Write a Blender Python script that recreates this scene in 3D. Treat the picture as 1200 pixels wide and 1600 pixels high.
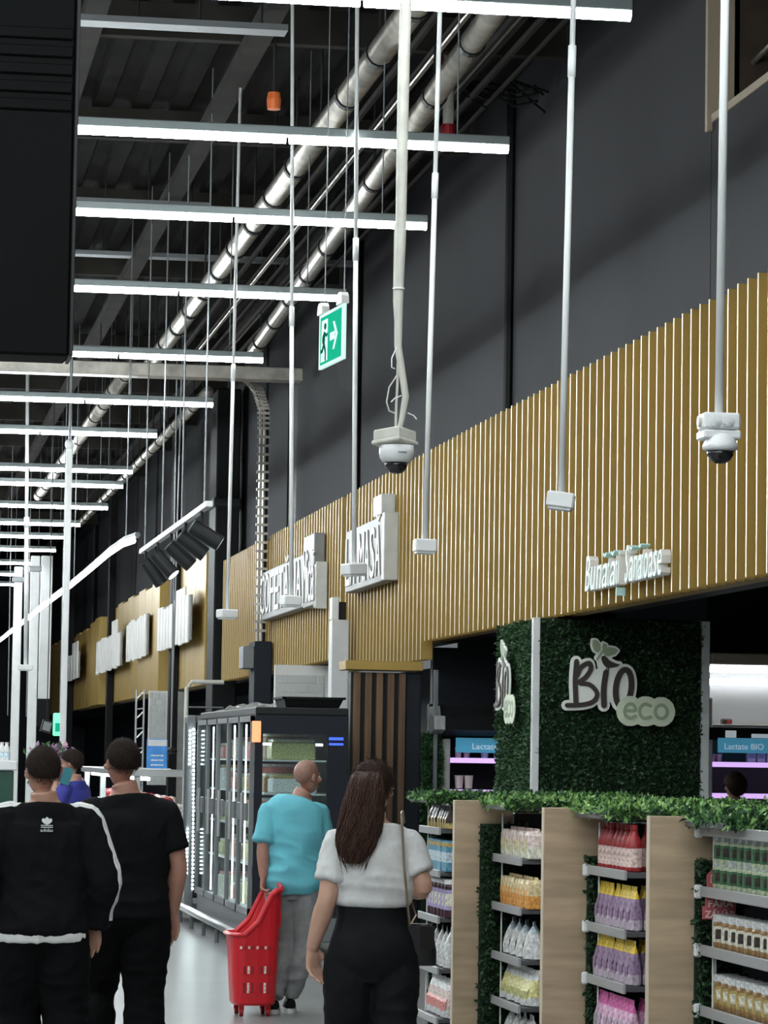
import bpy, math, random
from mathutils import Vector, Matrix, noise
from mathutils.bvhtree import BVHTree
R = math.radians
rnd = random.Random(7)
for o in list(bpy.data.objects): bpy.data.objects.remove(o)
S = bpy.context.scene
COL = S.collection

# ------------------------------------------------------------------ camera
F = 5000.0                      # focal length in pixels of the 1200x1600 frame
CAM = Vector((0, 0, 1.75))
TH, PHI, RHO = R(8.9977), R(4.3976), R(0.9)
fw = Vector((math.sin(TH)*math.cos(PHI), math.cos(TH)*math.cos(PHI), math.sin(PHI)))
r0 = Vector((math.cos(TH), -math.sin(TH), 0)); u0 = r0.cross(fw)
rt = r0*math.cos(RHO)+u0*math.sin(RHO); up = u0*math.cos(RHO)-r0*math.sin(RHO)
cd = bpy.data.cameras.new('camera'); cam = bpy.data.objects.new('camera', cd); COL.objects.link(cam)
cd.sensor_fit = 'VERTICAL'; cd.sensor_height = 36; cd.lens = F/1600*36
cd.clip_start = 0.1; cd.clip_end = 400
cam.matrix_world = Matrix(((rt.x, up.x, -fw.x, CAM.x), (rt.y, up.y, -fw.y, CAM.y), (rt.z, up.z, -fw.z, CAM.z), (0, 0, 0, 1)))
S.camera = cam
# ------------------------------------------------------------------ world, exposure
w = bpy.data.worlds.new('world'); S.world = w; w.use_nodes = True
w.node_tree.nodes['Background'].inputs[0].default_value = (0.86, 0.95, 1.0, 1)
w.node_tree.nodes['Background'].inputs[1].default_value = 0.06
S.view_settings.view_transform = 'Standard'; S.view_settings.look = 'None'
S.view_settings.gamma = 1; S.view_settings.use_curve_mapping = False
S.view_settings.exposure = 1.5
TUBE_STRENGTH = 26.0

def ray(px, py): return fw+rt*((px-600)/F)-up*((py-800)/F)
def at(px, py, Y): d = ray(px, py); return CAM+d*(Y/d.y)          # measured pixel -> point at distance Y down the aisle
def onx(px, py, X): d = ray(px, py); return CAM+d*(X/d.x)         # ... on the plane x = X
def onz(px, py, Z): d = ray(px, py); return CAM+d*((Z-CAM.z)/d.z) # ... at height Z

# ------------------------------------------------------------------ materials
MATS = {}
def M(name, col, rough=.5, metal=0., nz=None, bump=None, emis=None, spec=.5, alpha=1., trans=0., stretch=None):
    if name in MATS: return MATS[name]
    m = bpy.data.materials.new(name); m.use_nodes = True; nt = m.node_tree; b = nt.nodes['Principled BSDF']
    b.inputs['Base Color'].default_value = (*col, 1); b.inputs['Roughness'].default_value = rough
    b.inputs['Metallic'].default_value = metal; b.inputs['Specular IOR Level'].default_value = spec
    b.inputs['Alpha'].default_value = alpha; b.inputs['Transmission Weight'].default_value = trans
    if nz or bump:
        tc = nt.nodes.new('ShaderNodeTexCoord'); mp = nt.nodes.new('ShaderNodeMapping')
        nt.links.new(tc.outputs['Object'], mp.inputs[0])
        if stretch: mp.inputs['Scale'].default_value = stretch
    if nz:
        n = nt.nodes.new('ShaderNodeTexNoise'); n.inputs['Scale'].default_value = nz[0]; n.inputs['Detail'].default_value = 5
        nt.links.new(mp.outputs[0], n.inputs['Vector'])
        cr = nt.nodes.new('ShaderNodeValToRGB')
        a = nz[1]; c2 = nz[2] if len(nz) > 2 else tuple(min(1, c*(1+a)) for c in col)
        c1 = tuple(c*(1-a) for c in col)
        cr.color_ramp.elements[0].position = .32; cr.color_ramp.elements[1].position = .68
        cr.color_ramp.elements[0].color = (*c1, 1); cr.color_ramp.elements[1].color = (*c2, 1)
        nt.links.new(n.outputs['Fac'], cr.inputs[0]); nt.links.new(cr.outputs[0], b.inputs['Base Color'])
    if bump:
        n2 = nt.nodes.new('ShaderNodeTexNoise'); n2.inputs['Scale'].default_value = bump[0]; n2.inputs['Detail'].default_value = 4
        nt.links.new(mp.outputs[0], n2.inputs['Vector'])
        bp = nt.nodes.new('ShaderNodeBump'); bp.inputs['Strength'].default_value = bump[1]; bp.inputs['Distance'].default_value = .02
        nt.links.new(n2.outputs['Fac'], bp.inputs['Height']); nt.links.new(bp.outputs[0], b.inputs['Normal'])
    if emis:
        b.inputs['Emission Color'].default_value = (*emis[0], 1); b.inputs['Emission Strength'].default_value = emis[1]
    MATS[name] = m; return m
def glass_mat(name, tint=(.8, .9, .9), a=.12):
    if name in MATS: return MATS[name]
    m = bpy.data.materials.new(name); m.use_nodes = True; nt = m.node_tree; nt.nodes.clear()
    o = nt.nodes.new('ShaderNodeOutputMaterial'); mx = nt.nodes.new('ShaderNodeMixShader')
    t = nt.nodes.new('ShaderNodeBsdfTransparent'); g = nt.nodes.new('ShaderNodeBsdfGlossy')
    t.inputs[0].default_value = (*tint, 1); g.inputs['Roughness'].default_value = .06
    mx.inputs[0].default_value = a
    nt.links.new(t.outputs[0], mx.inputs[1]); nt.links.new(g.outputs[0], mx.inputs[2]); nt.links.new(mx.outputs[0], o.inputs[0])
    MATS[name] = m; return m

M('wall_grey', (.0275, .0275, .031), .8, nz=(.6, .1), spec=.2, bump=(40, .05))
M('wall_grey2', (.03, .032, .036), .8, spec=.2, nz=(.7, .1))
M('wall_navy', (.014, .017, .024), .65, spec=.25, nz=(.8, .1))
M('black', (.004, .004, .0045), .6, spec=.2)
M('blackgloss', (.01, .0105, .012), .28)
M('charcoal', (.014, .015, .016), .5, spec=.3)
M('bulkhead', (.0022, .0027, .0028), .7, nz=(1.5, .2), spec=.12)
M('ceil', (.013, .012, .0105), .9, spec=.1, nz=(1.2, .35))
M('ceilbeam', (.03, .027, .023), .85, spec=.15, nz=(2, .3))
M('steel', (.55, .56, .56), .35, .8)
M('steel_grey', (.2, .21, .22), .45, .5)
M('galv', (.46, .43, .38), .36, .75, nz=(5, .25))
M('white_paint', (.72, .73, .73), .4, nz=(4, .05))
M('offwhite', (.62, .62, .58), .45, nz=(6, .08))
M('pvc', (.78, .79, .79), .35)
M('pvc_old', (.56, .55, .49), .5, nz=(9, .12))
M('floor', (.25, .255, .255), .28, nz=(1.3, .07), spec=.6)
M('gold', (.43, .285, .078), .42, .25, nz=(2.2, .12), stretch=(1, 1, .15))
M('gold_dark', (.3, .2, .06), .6, .2)
M('gold_edge_lit', (.88, .76, .47), .28, .15)  # lit, glossy slat fronts: their brightness is put into the cream colour
M('tube', (1, 1, 1), emis=((.91, .985, 1.0), TUBE_STRENGTH))
M('tube_house', (.3, .34, .34), .4, .4)
M('batten', (.15, .085, .045), .55, nz=(3, .3), stretch=(6, 6, .4))
M('wood', (.42, .31, .205), .5, nz=(2.2, .2), stretch=(1.2, 1.2, 9), bump=(6, .05))
M('wood_edge', (.66, .55, .42), .5)
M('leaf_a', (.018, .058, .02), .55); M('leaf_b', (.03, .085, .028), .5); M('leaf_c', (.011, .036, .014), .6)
M('leaf_lit', (.33, .52, .16), .5); M('leaf_m', (.17, .34, .09), .5); M('leaf_d', (.045, .13, .04), .5)  # palest leaf: light green, with light from above put into the colour
M('soil', (.012, .025, .012), .9)
M('logo_white', (.86, .87, .82), .45); M('logo_brown', (.045, .034, .027), .5)
M('logo_pale', (.68, .74, .57), .45); M('logo_sage', (.34, .41, .27), .5)
M('letter', (.86, .85, .81), .4); M('letter_shade', (.27, .27, .26), .5)  # grey backing and sides hold the shade behind the white letters in colour
M('teal_letter', (.48, .78, .74), .4)
M('exit_green', (.006, .13, .075), .8, spec=0., emis=((.01, .42, .25), .3))
M('exit_white', (.3, .42, .38), .8, spec=0., emis=((.7, 1, .9), .26))
M('exit_ink', (.004, .1, .07), .8, spec=0.)
M('skin', (.44, .235, .165), .5, nz=(14, .1)); M('skin_b', (.4, .2, .145), .5, nz=(14, .1)); M('skin_pale', (.5, .29, .21), .5, nz=(14, .08))
M('hair_dark', (.026, .017, .013), .8, nz=(60, .4), spec=.15); M('hair_brown', (.052, .023, .015), .55, nz=(30, .6), stretch=(6, 6, .6), bump=(60, .5), spec=.3)
M('hair_bald', (.30, .16, .12), .5, nz=(30, .15))
M('cloth_black', (.006, .006, .0072), .85, bump=(30, .15), spec=.12); M('cloth_black2', (.0035, .0035, .004), .85, bump=(30, .15), spec=.1)
M('jean_black', (.0075, .0075, .009), .8, nz=(12, .25), bump=(30, .2), spec=.15)
M('cyan_tee', (.13, .47, .56), .8, nz=(3, .06)); M('grey_tee', (.58, .58, .57), .85, nz=(30, .08)); M('grey_pants', (.26, .26, .265), .85, nz=(20, .12))
M('white_cloth', (.75, .75, .73), .8); M('blue_shirt', (.035, .04, .28), .7); M('teal_mask', (.02, .17, .2), .6)
M('eye_white', (.8, .8, .78), .3); M('lip', (.38, .16, .13), .5)
M('red_plastic', (.62, .012, .022), .35); M('red_dark', (.3, .006, .012), .5)
M('rubber', (.02, .02, .02), .7); M('white_plastic', (.8, .8, .8), .35)
M('dome', (.012, .012, .014), .08, spec=.8)
M('cyanstrip', (.08, .36, .58), .4, emis=((.1, .42, .65), .12))
M('print_white', (.85, .88, .9), .5, emis=((.8, .9, 1), .1))
M('led', (1, 1, 1), emis=((.85, 1, 1), 8.0)); M('led_soft', (1, 1, 1), emis=((.93, .97, 1), 5.0)); M('led_line', (1, 1, 1), emis=((.93, .97, 1), 2.2)); M('spot_lens', (1, 1, 1), emis=((1, 1, 1), 3.0))
M('led_blue', (.02, .05, .5), emis=((.05, .12, 1), .5)); M('purple_glow', (.6, .4, .8), emis=((.7, .45, 1), .35))
M('orange_lit', (.9, .3, .15), emis=((1, .35, .15), .4)); M('green_lit', (.2, .8, .4), emis=((.15, .95, .4), .4))
M('shelf_grey', (.11, .11, .12), .45, .3); M('rail_grey', (.36, .36, .36), .4)
M('tile_white', (.56, .58, .56), .25); M('grout', (.72, .72, .7), .8)
M('brown_dark', (.045, .03, .02), .8, nz=(3, .4)); M('jamb_wood', (.36, .29, .21), .7)
glass_mat('glass', (.88, .94, .94), .10)
M('clear_plastic', (.75, .78, .78), .15, alpha=.45)

# ------------------------------------------------------------------ mesh building
class MB:
    def __init__(s): s.v = []; s.f = []; s.m = []
    def add(s, vs, fs, m=0):
        n = len(s.v); s.v += [tuple(x) for x in vs]; s.f += [tuple(i+n for i in f) for f in fs]
        s.m += ([m]*len(fs) if isinstance(m, int) else list(m)); return s
    def box(s, x0, x1, y0, y1, z0, z1, m=0):
        return s.add([(x0,y0,z0),(x1,y0,z0),(x1,y1,z0),(x0,y1,z0),(x0,y0,z1),(x1,y0,z1),(x1,y1,z1),(x0,y1,z1)],
              [(0,3,2,1),(4,5,6,7),(0,1,5,4),(1,2,6,5),(2,3,7,6),(3,0,4,7)], m)
    def cbox(s, x0, x1, y0, y1, z0, z1, c=.004, m=0):
        X, Y, Z = (x0, x1), (y0, y1), (z0, z1); vs = []; idx = {}
        for i in (0, 1):
            for j in (0, 1):
                for k in (0, 1):
                    for a in range(3):
                        p = [X[i], Y[j], Z[k]]
                        for b in range(3):
                            if b != a: p[b] += c*(1, -1)[(i, j, k)[b]]
                        idx[i, j, k, a] = len(vs); vs.append(p)
        fs = []
        for a in range(3):
            b, d = (a+1) % 3, (a+2) % 3
            for e in (0, 1):
                q = []
                for (p, r) in ((0, 0), (1, 0), (1, 1), (0, 1)):
                    t = [0, 0, 0]; t[a] = e; t[b] = p; t[d] = r; q.append(idx[(*t, a)])
                fs.append(q if e else q[::-1])
            for p in (0, 1):
                for r in (0, 1):
                    t0 = [0, 0, 0]; t1 = [0, 0, 0]; t0[b] = t1[b] = p; t0[d] = t1[d] = r; t1[a] = 1
                    q = [idx[(*t0, b)], idx[(*t1, b)], idx[(*t1, d)], idx[(*t0, d)]]
                    fs.append(q if p == r else q[::-1])
        for i in (0, 1):
            for j in (0, 1):
                for k in (0, 1):
                    q = [idx[i, j, k, 0], idx[i, j, k, 1], idx[i, j, k, 2]]
                    fs.append(q if (i+j+k) % 2 else q[::-1])
        return s.add(vs, fs, m)
    def obox(s, c, size, rot, m=0):
        t = MB().box(-size[0]/2, size[0]/2, -size[1]/2, size[1]/2, -size[2]/2, size[2]/2)
        return s.add([Vector(c)+rot@Vector(v) for v in t.v], t.f, m)
    def rings(s, rings, m=0, caps=True, closed=False):
        n = len(rings[0]); k = len(s.v)
        for r_ in rings: s.v += [tuple(p) for p in r_]
        L = len(rings)
        for i in range(L-1 if not closed else L):
            for j in range(n):
                a = k+i*n+j; b = k+i*n+(j+1) % n; c = k+((i+1) % L)*n+(j+1) % n; d = k+((i+1) % L)*n+j
                s.f.append((a, b, c, d)); s.m.append(m if isinstance(m, int) else m[i])
        if caps and not closed:
            s.f.append(tuple(k+j for j in range(n))[::-1]); s.m.append(m if isinstance(m, int) else m[0])
            s.f.append(tuple(k+(L-1)*n+j for j in range(n))); s.m.append(m if isinstance(m, int) else m[-1])
        return s
    def tube(s, pts, r, n=8, m=0, ref=None, caps=True):
        pts = [Vector(p) for p in pts]; rr = r if isinstance(r, (list, tuple)) else [r]*len(pts); out = []
        for i, p in enumerate(pts):
            t = (pts[min(i+1, len(pts)-1)]-pts[max(i-1, 0)]).normalized()
            q = Vector(ref) if ref else (Vector((1, 0, 0)) if abs(t.x) < .9 else Vector((0, 1, 0)))
            a = (q-t*q.dot(t)).normalized(); b = t.cross(a)
            ra = rr[i] if isinstance(rr[i], (list, tuple)) else (rr[i], rr[i])
            out.append([p+a*ra[0]*math.cos(2*math.pi*j/n)+b*ra[1]*math.sin(2*math.pi*j/n) for j in range(n)])
        return s.rings(out, m, caps)
    def lathe(s, prof, c=(0, 0, 0), n=16, m=0):
        return s.rings([[(c[0]+max(r_, 1e-4)*math.cos(2*math.pi*j/n), c[1]+max(r_, 1e-4)*math.sin(2*math.pi*j/n), c[2]+z) for j in range(n)] for r_, z in prof], m)
    def ell(s, c, r, rot=None, n=16, m=0):
        rg = []
        for i in range(1, n//2):
            a = math.pi*i/(n//2)
            rg.append([Vector((r[0]*math.sin(a)*math.cos(2*math.pi*j/n), r[1]*math.sin(a)*math.sin(2*math.pi*j/n), -r[2]*math.cos(a))) for j in range(n)])
        rg = [[Vector((0, 0, -r[2]*.995))+q*.02 for q in rg[0]]]+rg+[[Vector((0, 0, r[2]*.995))+(q-Vector((0, 0, q.z)))*.02 for q in rg[-1]]]
        return s.rings([[Vector(c)+(rot@q if rot else q) for q in ring] for ring in rg], m)
    def prism(s, poly, o, ax, ay, th, m=0):
        o, ax, ay = Vector(o), Vector(ax), Vector(ay); nz = ax.cross(ay).normalized()*th; n = len(poly)
        a = [o+ax*p[0]+ay*p[1] for p in poly]
        return s.add([p+nz for p in a]+a, [tuple(range(n)), tuple(range(2*n-1, n-1, -1))]+[(n+i, n+(i+1) % n, (i+1) % n, i) for i in range(n)], m)
    def build(s, name, mats, parent=None, smooth=False, local=False, loc=None):
        if isinstance(mats, str): mats = [mats]
        off = Vector((0, 0, 0))
        if parent is not None and not local: off = wloc(parent)
        me = bpy.data.meshes.new(name); me.from_pydata([tuple(Vector(v)-off) for v in s.v], [], s.f)
        for t in mats: me.materials.append(MATS[t])
        me.polygons.foreach_set('material_index', s.m)
        if smooth: me.polygons.foreach_set('use_smooth', [True]*len(me.polygons))
        me.update(); o = bpy.data.objects.new(name, me); COL.objects.link(o)
        if parent is not None: o.parent = parent
        elif loc is not None:                        # top-level one-mesh thing: origin at its base
            L = Vector(loc)
            for v in me.vertices: v.co -= L
            o.location = L
        return o
def wloc(o):
    v = Vector((0, 0, 0))
    while o is not None: v += o.location; o = o.parent
    return v
def tag(o, label=None, cat=None, group=None, kind=None):
    if label: o['label'] = label
    if cat: o['category'] = cat
    if group: o['group'] = group
    if kind: o['kind'] = kind
    return o
def thing(name, label, cat, loc, group=None, rz=0):
    o = bpy.data.objects.new(name, None); COL.objects.link(o); o.location = loc; o.rotation_euler = (0, 0, rz)
    o.empty_display_size = .05
    return tag(o, label, cat, group)
def struct(name, mb, mats, label=None):
    o = mb.build(name, mats); return tag(o, label, None, None, 'structure')
def inst(name, mesh, parent, world):
    o = bpy.data.objects.new(name, mesh); COL.objects.link(o); o.parent = parent
    o.location = Vector(world)-wloc(parent); return o
def dup(root, loc, label=None, group=None, rz=None, sc=None):
    r_ = root.copy(); COL.objects.link(r_); r_.location = loc
    if rz is not None: r_.rotation_euler = (0, 0, rz)
    if sc is not None: r_.scale = sc
    if label: r_['label'] = label
    if group: r_['group'] = group
    for ch in list(root.children):
        c = ch.copy(); COL.objects.link(c); c.parent = r_
        for g in list(ch.children):
            d = g.copy(); COL.objects.link(d); d.parent = c
    return r_
ORD = ['first', 'second', 'third', 'fourth', 'fifth', 'sixth', 'seventh', 'eighth', 'ninth', 'tenth', 'eleventh', 'twelfth', 'thirteenth', 'fourteenth', 'fifteenth', 'sixteenth', 'seventeenth', 'eighteenth']
def text_mb(txt, size=1., ext=.02, sx=1., shear=0., bold=0.):
    cu = bpy.data.curves.new('t', 'FONT'); cu.body = txt; cu.size = size; cu.extrude = ext; cu.shear = shear; cu.offset = bold
    cu.resolution_u = 3
    o = bpy.data.objects.new('t', cu); COL.objects.link(o)
    dg = bpy.context.evaluated_depsgraph_get(); dg.update()
    me = o.evaluated_get(dg).to_mesh()
    vs = [(v.co.x*sx, v.co.y, v.co.z) for v in me.vertices]; fs = [tuple(p.vertices) for p in me.polygons]
    ns = [0 if abs(p.normal.z) > .5 else 1 for p in me.polygons]
    o.evaluated_get(dg).to_mesh_clear(); bpy.data.objects.remove(o); bpy.data.curves.remove(cu)
    return vs, fs, ns
def put_text(mb, txt, o, ax, ay, size, ext=.004, sx=1., width=None, m=0, ms=None, **k):
    vs, fs, ns = text_mb(txt, size, ext, sx, **k)
    if not vs: return
    if width:
        x0 = min(v[0] for v in vs); x1 = max(v[0] for v in vs); kx = width/(x1-x0); vs = [((v[0]-x0)*kx, v[1], v[2]) for v in vs]
    o, ax, ay = Vector(o), Vector(ax).normalized(), Vector(ay).normalized(); nz = ax.cross(ay)
    mb.add([o+ax*v[0]+ay*v[1]+nz*v[2] for v in vs], fs, m if ms is None else [m if q == 0 else ms for q in ns])

# ================================================================== SETTING
YN, YF = -8, 112
fl = MB().box(-40, 16, YN, YF, -.1, 0); struct('floor', fl, 'floor')
ZC = 8.05
cl = MB(); prof = []                       # corrugated roof deck, ribs running down the aisle
x = -14.0
while x < 14: prof += [(x, 0), (x+.16, 0), (x+.2, .07), (x+.34, .07)]; x += .38
pv = [(px_, YN, ZC+h) for px_, h in prof]+[(px_, YF, ZC+h) for px_, h in prof]; n_ = len(prof)
cl.add(pv, [(i+1, i, n_+i, n_+i+1) for i in range(n_-1)])
cl.box(-40, 16, YN, YF, ZC+.2, ZC+.3)
ceiling = struct('ceiling', cl, 'ceil')
b = MB().box(-20, 5.7, -.06, .06, ZC-.3, ZC-.001).build('beam', 'ceilbeam', ceiling); b.location.y = 22
for y_ in (26.5, 31, 35.5, 40, 48, 53, 58, 63, 69, 76, 84): c = b.copy(); COL.objects.link(c); c.location.y = y_
b2 = MB().box(-.09, .09, 12, YF, ZC-.42, ZC-.3).build('purlin', 'ceilbeam', ceiling); b2.location.x = 4.9
for x_ in (3.0, 1.6, -.6, -3): c = b2.copy(); COL.objects.link(c); c.location.x = x_
struct('wall_back', MB().box(-40, 16, YF, YF+.2, -.1, 8.6), 'wall_navy')

XW = 5.75
wr = MB()                                  # backing of the right-hand upper wall with the square opening left free
HY0, HY1, HZ0, HZ1 = 19.0, 21.75, 6.33, 7.75
for (y0, y1, z0, z1) in ((YN, HY0, 2.95, 8.4), (HY1, YF, 2.95, 8.4), (HY0, HY1, 2.95, HZ0), (HY0, HY1, HZ1, 8.4)):
    wr.box(XW+.02, XW+.2, y0, y1, z0, z1)
wall_right = struct('wall_right', wr, 'black')
joints = [YN, HY0, HY1, 28.85, 29.0, 38.2, 38.55, 44.2]
def wpan(y0, y1, z0, z1, m='wall_grey', t=.02): MB().cbox(XW+.02-t, XW+.03, y0, y1, z0, z1, .006).build('wall_panel', m, wall_right)
wpan(YN, HY0-.01, 2.95, 8.4); wpan(HY0, HY1, 2.95, HZ0-.06); wpan(HY0, HY1, HZ1+.06, 8.4); wpan(HY1+.01, 28.85, 2.95, 8.4)
wpan(29.0, 38.2, 2.95, 8.4); wpan(38.6, 44.2, 2.95, 8.4)
for i, (y0, y1) in enumerate(((45.2, 47.6), (47.75, 50), (54, 58), (58.2, 60.5), (61.4, 66.2), (66.5, 71), (72, 78), (78.3, 84), (86, 95), (95.4, 111))):
    wpan(y0, y1, 2.95, 8.4, ('wall_grey', 'wall_grey2')[i % 2], .02+.02*(i % 3))
for y0 in (28.92, 38.4): MB().tube([(XW-.02, y0, 4.8), (XW-.02, y0, ZC)], .05, 8).build('drain_pipe', 'black', wall_right)
# square opening high in the wall
hole = MB().box(XW+.02, XW+.9, HY1, HY1+.05, HZ0-.05, HZ1).box(XW+.02, XW+.9, HY0-.05, HY0, HZ0-.05, HZ1).box(XW+.85, XW+.9, HY0, HY1, HZ0, HZ1)
hole.build('recess_lining', 'brown_dark', wall_right)
MB().cbox(XW-.01, XW+.5, HY0-.06, HY1+.06, HZ0-.06, HZ0).build('recess_sill', 'jamb_wood', wall_right)
MB().cbox(XW-.04, XW+.16, HY1-.02, HY1+.04, HZ0-.12, HZ1).build('recess_jamb', 'jamb_wood', wall_right)
MB().tube([(XW+.3, HY0, 6.9), (XW+.3, HY1, 6.72)], .02).build('recess_rail', 'galv', wall_right)
# lower shop walls behind the fascia
struct('wall_lower', MB().box(7.3, 7.4, 37.5, YF, 0, 2.95), 'wall_navy')
struct('wall_bio', MB().box(5.7, 15.5, 32.6, 32.75, 0, 2.9).box(5.98, 15.5, 32.6, 32.75, 2.9, 8), 'wall_navy')
struct('wall_east', MB().box(15.4, 15.6, YN, 32.6, 0, 8.0), 'wall_navy')
struct('trim_1', MB().cbox(5.42, 5.46, 30.9, 30.96, 0, 2.62, .004), 'steel_grey')

# hanging dark bulkhead at the top left
bz = at(95, 556, 12.0)
bh = thing('ceiling_bulkhead', 'black bulkhead hanging from the roof at upper left', 'bulkhead', (bz.x-2.5, 12, bz.z))
MB().cbox(bz.x-5, bz.x+.03, 12, 12.25, bz.z, 8, .01).build('board', 'bulkhead', bh)
for k in range(5):
    zz = at(50, 55+28*k, 12).z
    MB().cbox(bz.x-5, bz.x+.02, 11.985, 12.0, zz-.012, zz+.03, .004).build('reflection_stripe', 'bulkhead', bh)  # raised stripes stand in for the striped reflection on the board
MB().cbox(bz.x+.03, bz.x+.045, 11.99, 12.26, bz.z, 8, .003).build('edge_strip', 'charcoal', bh)

# ================================================================== GOLD FASCIA
ZB, ZT, XG, PITCH = 2.92, 4.82, 5.4, .238
slat = MB().cbox(0, .125, 0, .021, 0, ZT-ZB, .003)
for i, f_ in enumerate(slat.f):
    if all(abs(slat.v[k][0]) < .0031 for k in f_): slat.m[i] = 1
sm = slat.build('slat', ['gold', 'gold_edge_lit']); slat_mesh = sm.data; bpy.data.objects.remove(sm)
slat2 = MB().cbox(0, .125, 0, .021, 0, ZT-2.74, .003)
for i, f_ in enumerate(slat2.f):
    if all(abs(slat2.v[k][0]) < .0031 for k in f_): slat2.m[i] = 1
sm = slat2.build('slat', ['gold', 'gold_edge_lit']); slat2_mesh = sm.data; bpy.data.objects.remove(sm)
def fascia(y0, y1, label, longer=None):
    t = thing('slatted_fascia', label, 'fascia', (XG, y0, ZB))
    MB().box(XG+.12, XW-.072, y0-.02, min(y1, y0+.24*int((y1-y0)/.24)), ZB+.01, ZT-.02).build('backing_board', 'gold_dark', t)
    y = y0
    while y < y1-.03:
        lo = longer and longer[0] < y < longer[1]
        inst('slat', slat2_mesh if lo else slat_mesh, t, (XG, y, 2.74 if lo else ZB)); y += PITCH
    return t
fascia(14.5, 36.95, 'long gold slatted fascia above the green logo pillar', (31.6, 40))
fascia(37.3, 44.3, 'gold slatted fascia behind the white pastry sign')
fascia(45.2, 50.4, 'short gold slatted fascia behind the cable ladder')
# gold beam closing the underside above the wood batten wall
p0 = at(540, 1046, 31.0); p1 = at(661, 1046, 31.0)
gb = MB().cbox(p0.x, p1.x, 31.0, 31.45, p0.z, p0.z+.09, .005)
tag(gb.build('soffit_beam', 'gold', loc=(p0.x+.3, 31.2, p0.z)), 'plain gold beam on top of the wood batten wall', 'beam')
# far gold boards, each a board of its own beside the signs
far = [(275, 320, 0, 877, 'widest, right of the dark gap nearest the spotlights'), (225, 258, .12, 917, 'projecting, just left of the first dark gap'), (176, 225, .0, 935, 'low, between the two middle white signs'), (147, 162, .1, 968, 'narrow, beside the dark strip of the far end'), (114, 147, 0, 985, 'behind the second farthest sign'), (84, 99, .05, 1003, 'farthest and smallest')]
for (xa, xb, dx, yt, lab) in far:
    ya = onx(xb, 1000, XG).y; yb = onx(xa, 1000, XG).y
    zt = onx((xa+xb)/2, yt, XG).z
    t = thing('gold_board', 'gold wall board, '+lab, 'wall board', (XG, ya, ZB), 'far gold boards')
    n_b = max(2, int((yb-ya)/1.3)); st = (yb-ya)/n_b
    for k in range(n_b):
        MB().cbox(XG-dx, XW-.072, ya+k*st+.01, ya+(k+1)*st-.01, ZB, zt-.05*(k % 2), .01).build('board', 'gold', t)
for (xa, xb, lab) in ((258, 275, 'nearest, right of the first far white sign board'), (160, 176, 'middle, between the second and third far white signs'), (99, 114, 'farthest, beside the smallest gold board')):
    ya = onx(xb, 1000, XG-.02).y; X0 = XG-.1
    tag(MB().cbox(XG-.16, XG-.01, ya-.5, ya-.1, 0, 7.6, .01).build('dark_pilaster', 'black', loc=(X0, ya, 0)), 'black pilaster between far gold boards, '+lab, 'pilaster', 'black pilasters')
col_y = onx(362, 900, 5.3).y
cb = thing('roof_column', 'black steel column rising to the roof right of the spotlight track', 'column', (5.2, 50.6, 0))
MB().cbox(5.3, 5.68, 50.6, 51.6, 0, ZC-.45, .02).build('shaft', 'black', cb)
MB().cbox(5.26, 5.7, 50.55, 51.65, 5.7, 5.85, .02).build('collar', 'charcoal', cb)

# ================================================================== LIGHT TUBES
tube_y = [16.87, 20.8, 24.0, 28.0, 32.65, 37.0, 40.8, 46.2, 48.8, 53.2, 57.3, 60.8, 64.8, 69.5, 74, 78.5]
tube_x = [4.0, 4.1, 4.1, 4.06, 3.88, 3.82, 3.5, 3.62, 3.68, 3.77, 3.57, 3.57, 3.56, 3.3, 3.3, 3.3]
SEG = 1.5; NSEG = 9
dif = MB().rings([[(x_, .04*math.cos(a), -.012-.05*max(0, math.sin(a))) for a in [math.pi*k/6 for k in range(7)]] for x_ in (-SEG+.02, -.006)]).build('diffuser', 'tube')
dif_mesh = dif.data; bpy.data.objects.remove(dif)
def light_row(x1, y, label, z=5.86, nseg=NSEG, wires=True):
    t = thing('linear_light', label, 'ceiling light', (x1, y, z), 'rows of ceiling lights')
    MB().cbox(x1-SEG*nseg, x1, y-.045, y+.045, z-.012, z+.05, .006).build('housing', 'tube_house', t)
    for k in range(nseg): inst('diffuser', dif_mesh, t, (x1-SEG*k, y, z))
    if wires:
        for k in range(0, nseg+1, 2): MB().tube([(x1-.35-SEG*k, y, z+.05), (x1-.35-SEG*k, y, ZC)], .006, 5).build('hanging_wire', 'steel_grey', t)
    return t
for i, y in enumerate(tube_y):
    light_row(tube_x[i], y, ('white tube light row, nearest of all, at the top edge' if i == 0 else 'white tube light row, %s from the top of the picture' % ORD[i]))
for i, y in enumerate((12.9, 8.9, 4.9, .9, -3)):  # unseen rows, added to light the near part of the aisle
    light_row(4.1, y, 'unseen white tube light row added above the frame, number %s behind the topmost one' % ORD[i], wires=False)
# curved light line running down the aisle
a, b = onz(208, 845, 4.2), onz(0, 1000, 4.2)
pts = [onz(208, 845, 4.2), onz(190, 851, 4.2), onz(168, 866, 4.2), onz(140, 890, 4.2), onz(110, 915, 4.2), onz(70, 945, 4.2), onz(30, 977, 4.2), onz(-40, 1032, 4.2)]
cv = thing('curved_light', 'bright light line curving away down the aisle at left', 'ceiling light', pts[0])
MB().tube(pts, .036, 8).build('diffuser', 'led_line', cv)
MB().tube([p+Vector((.05, 0, .07)) for p in pts], .035, 6).build('housing', 'steel_grey', cv)
for q in (pts[1], pts[4]): MB().tube([q+Vector((.05, 0, .1)), Vector((q.x+.05, q.y, ZC))], .008, 5).build('hanging_wire', 'steel_grey', cv)

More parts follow.
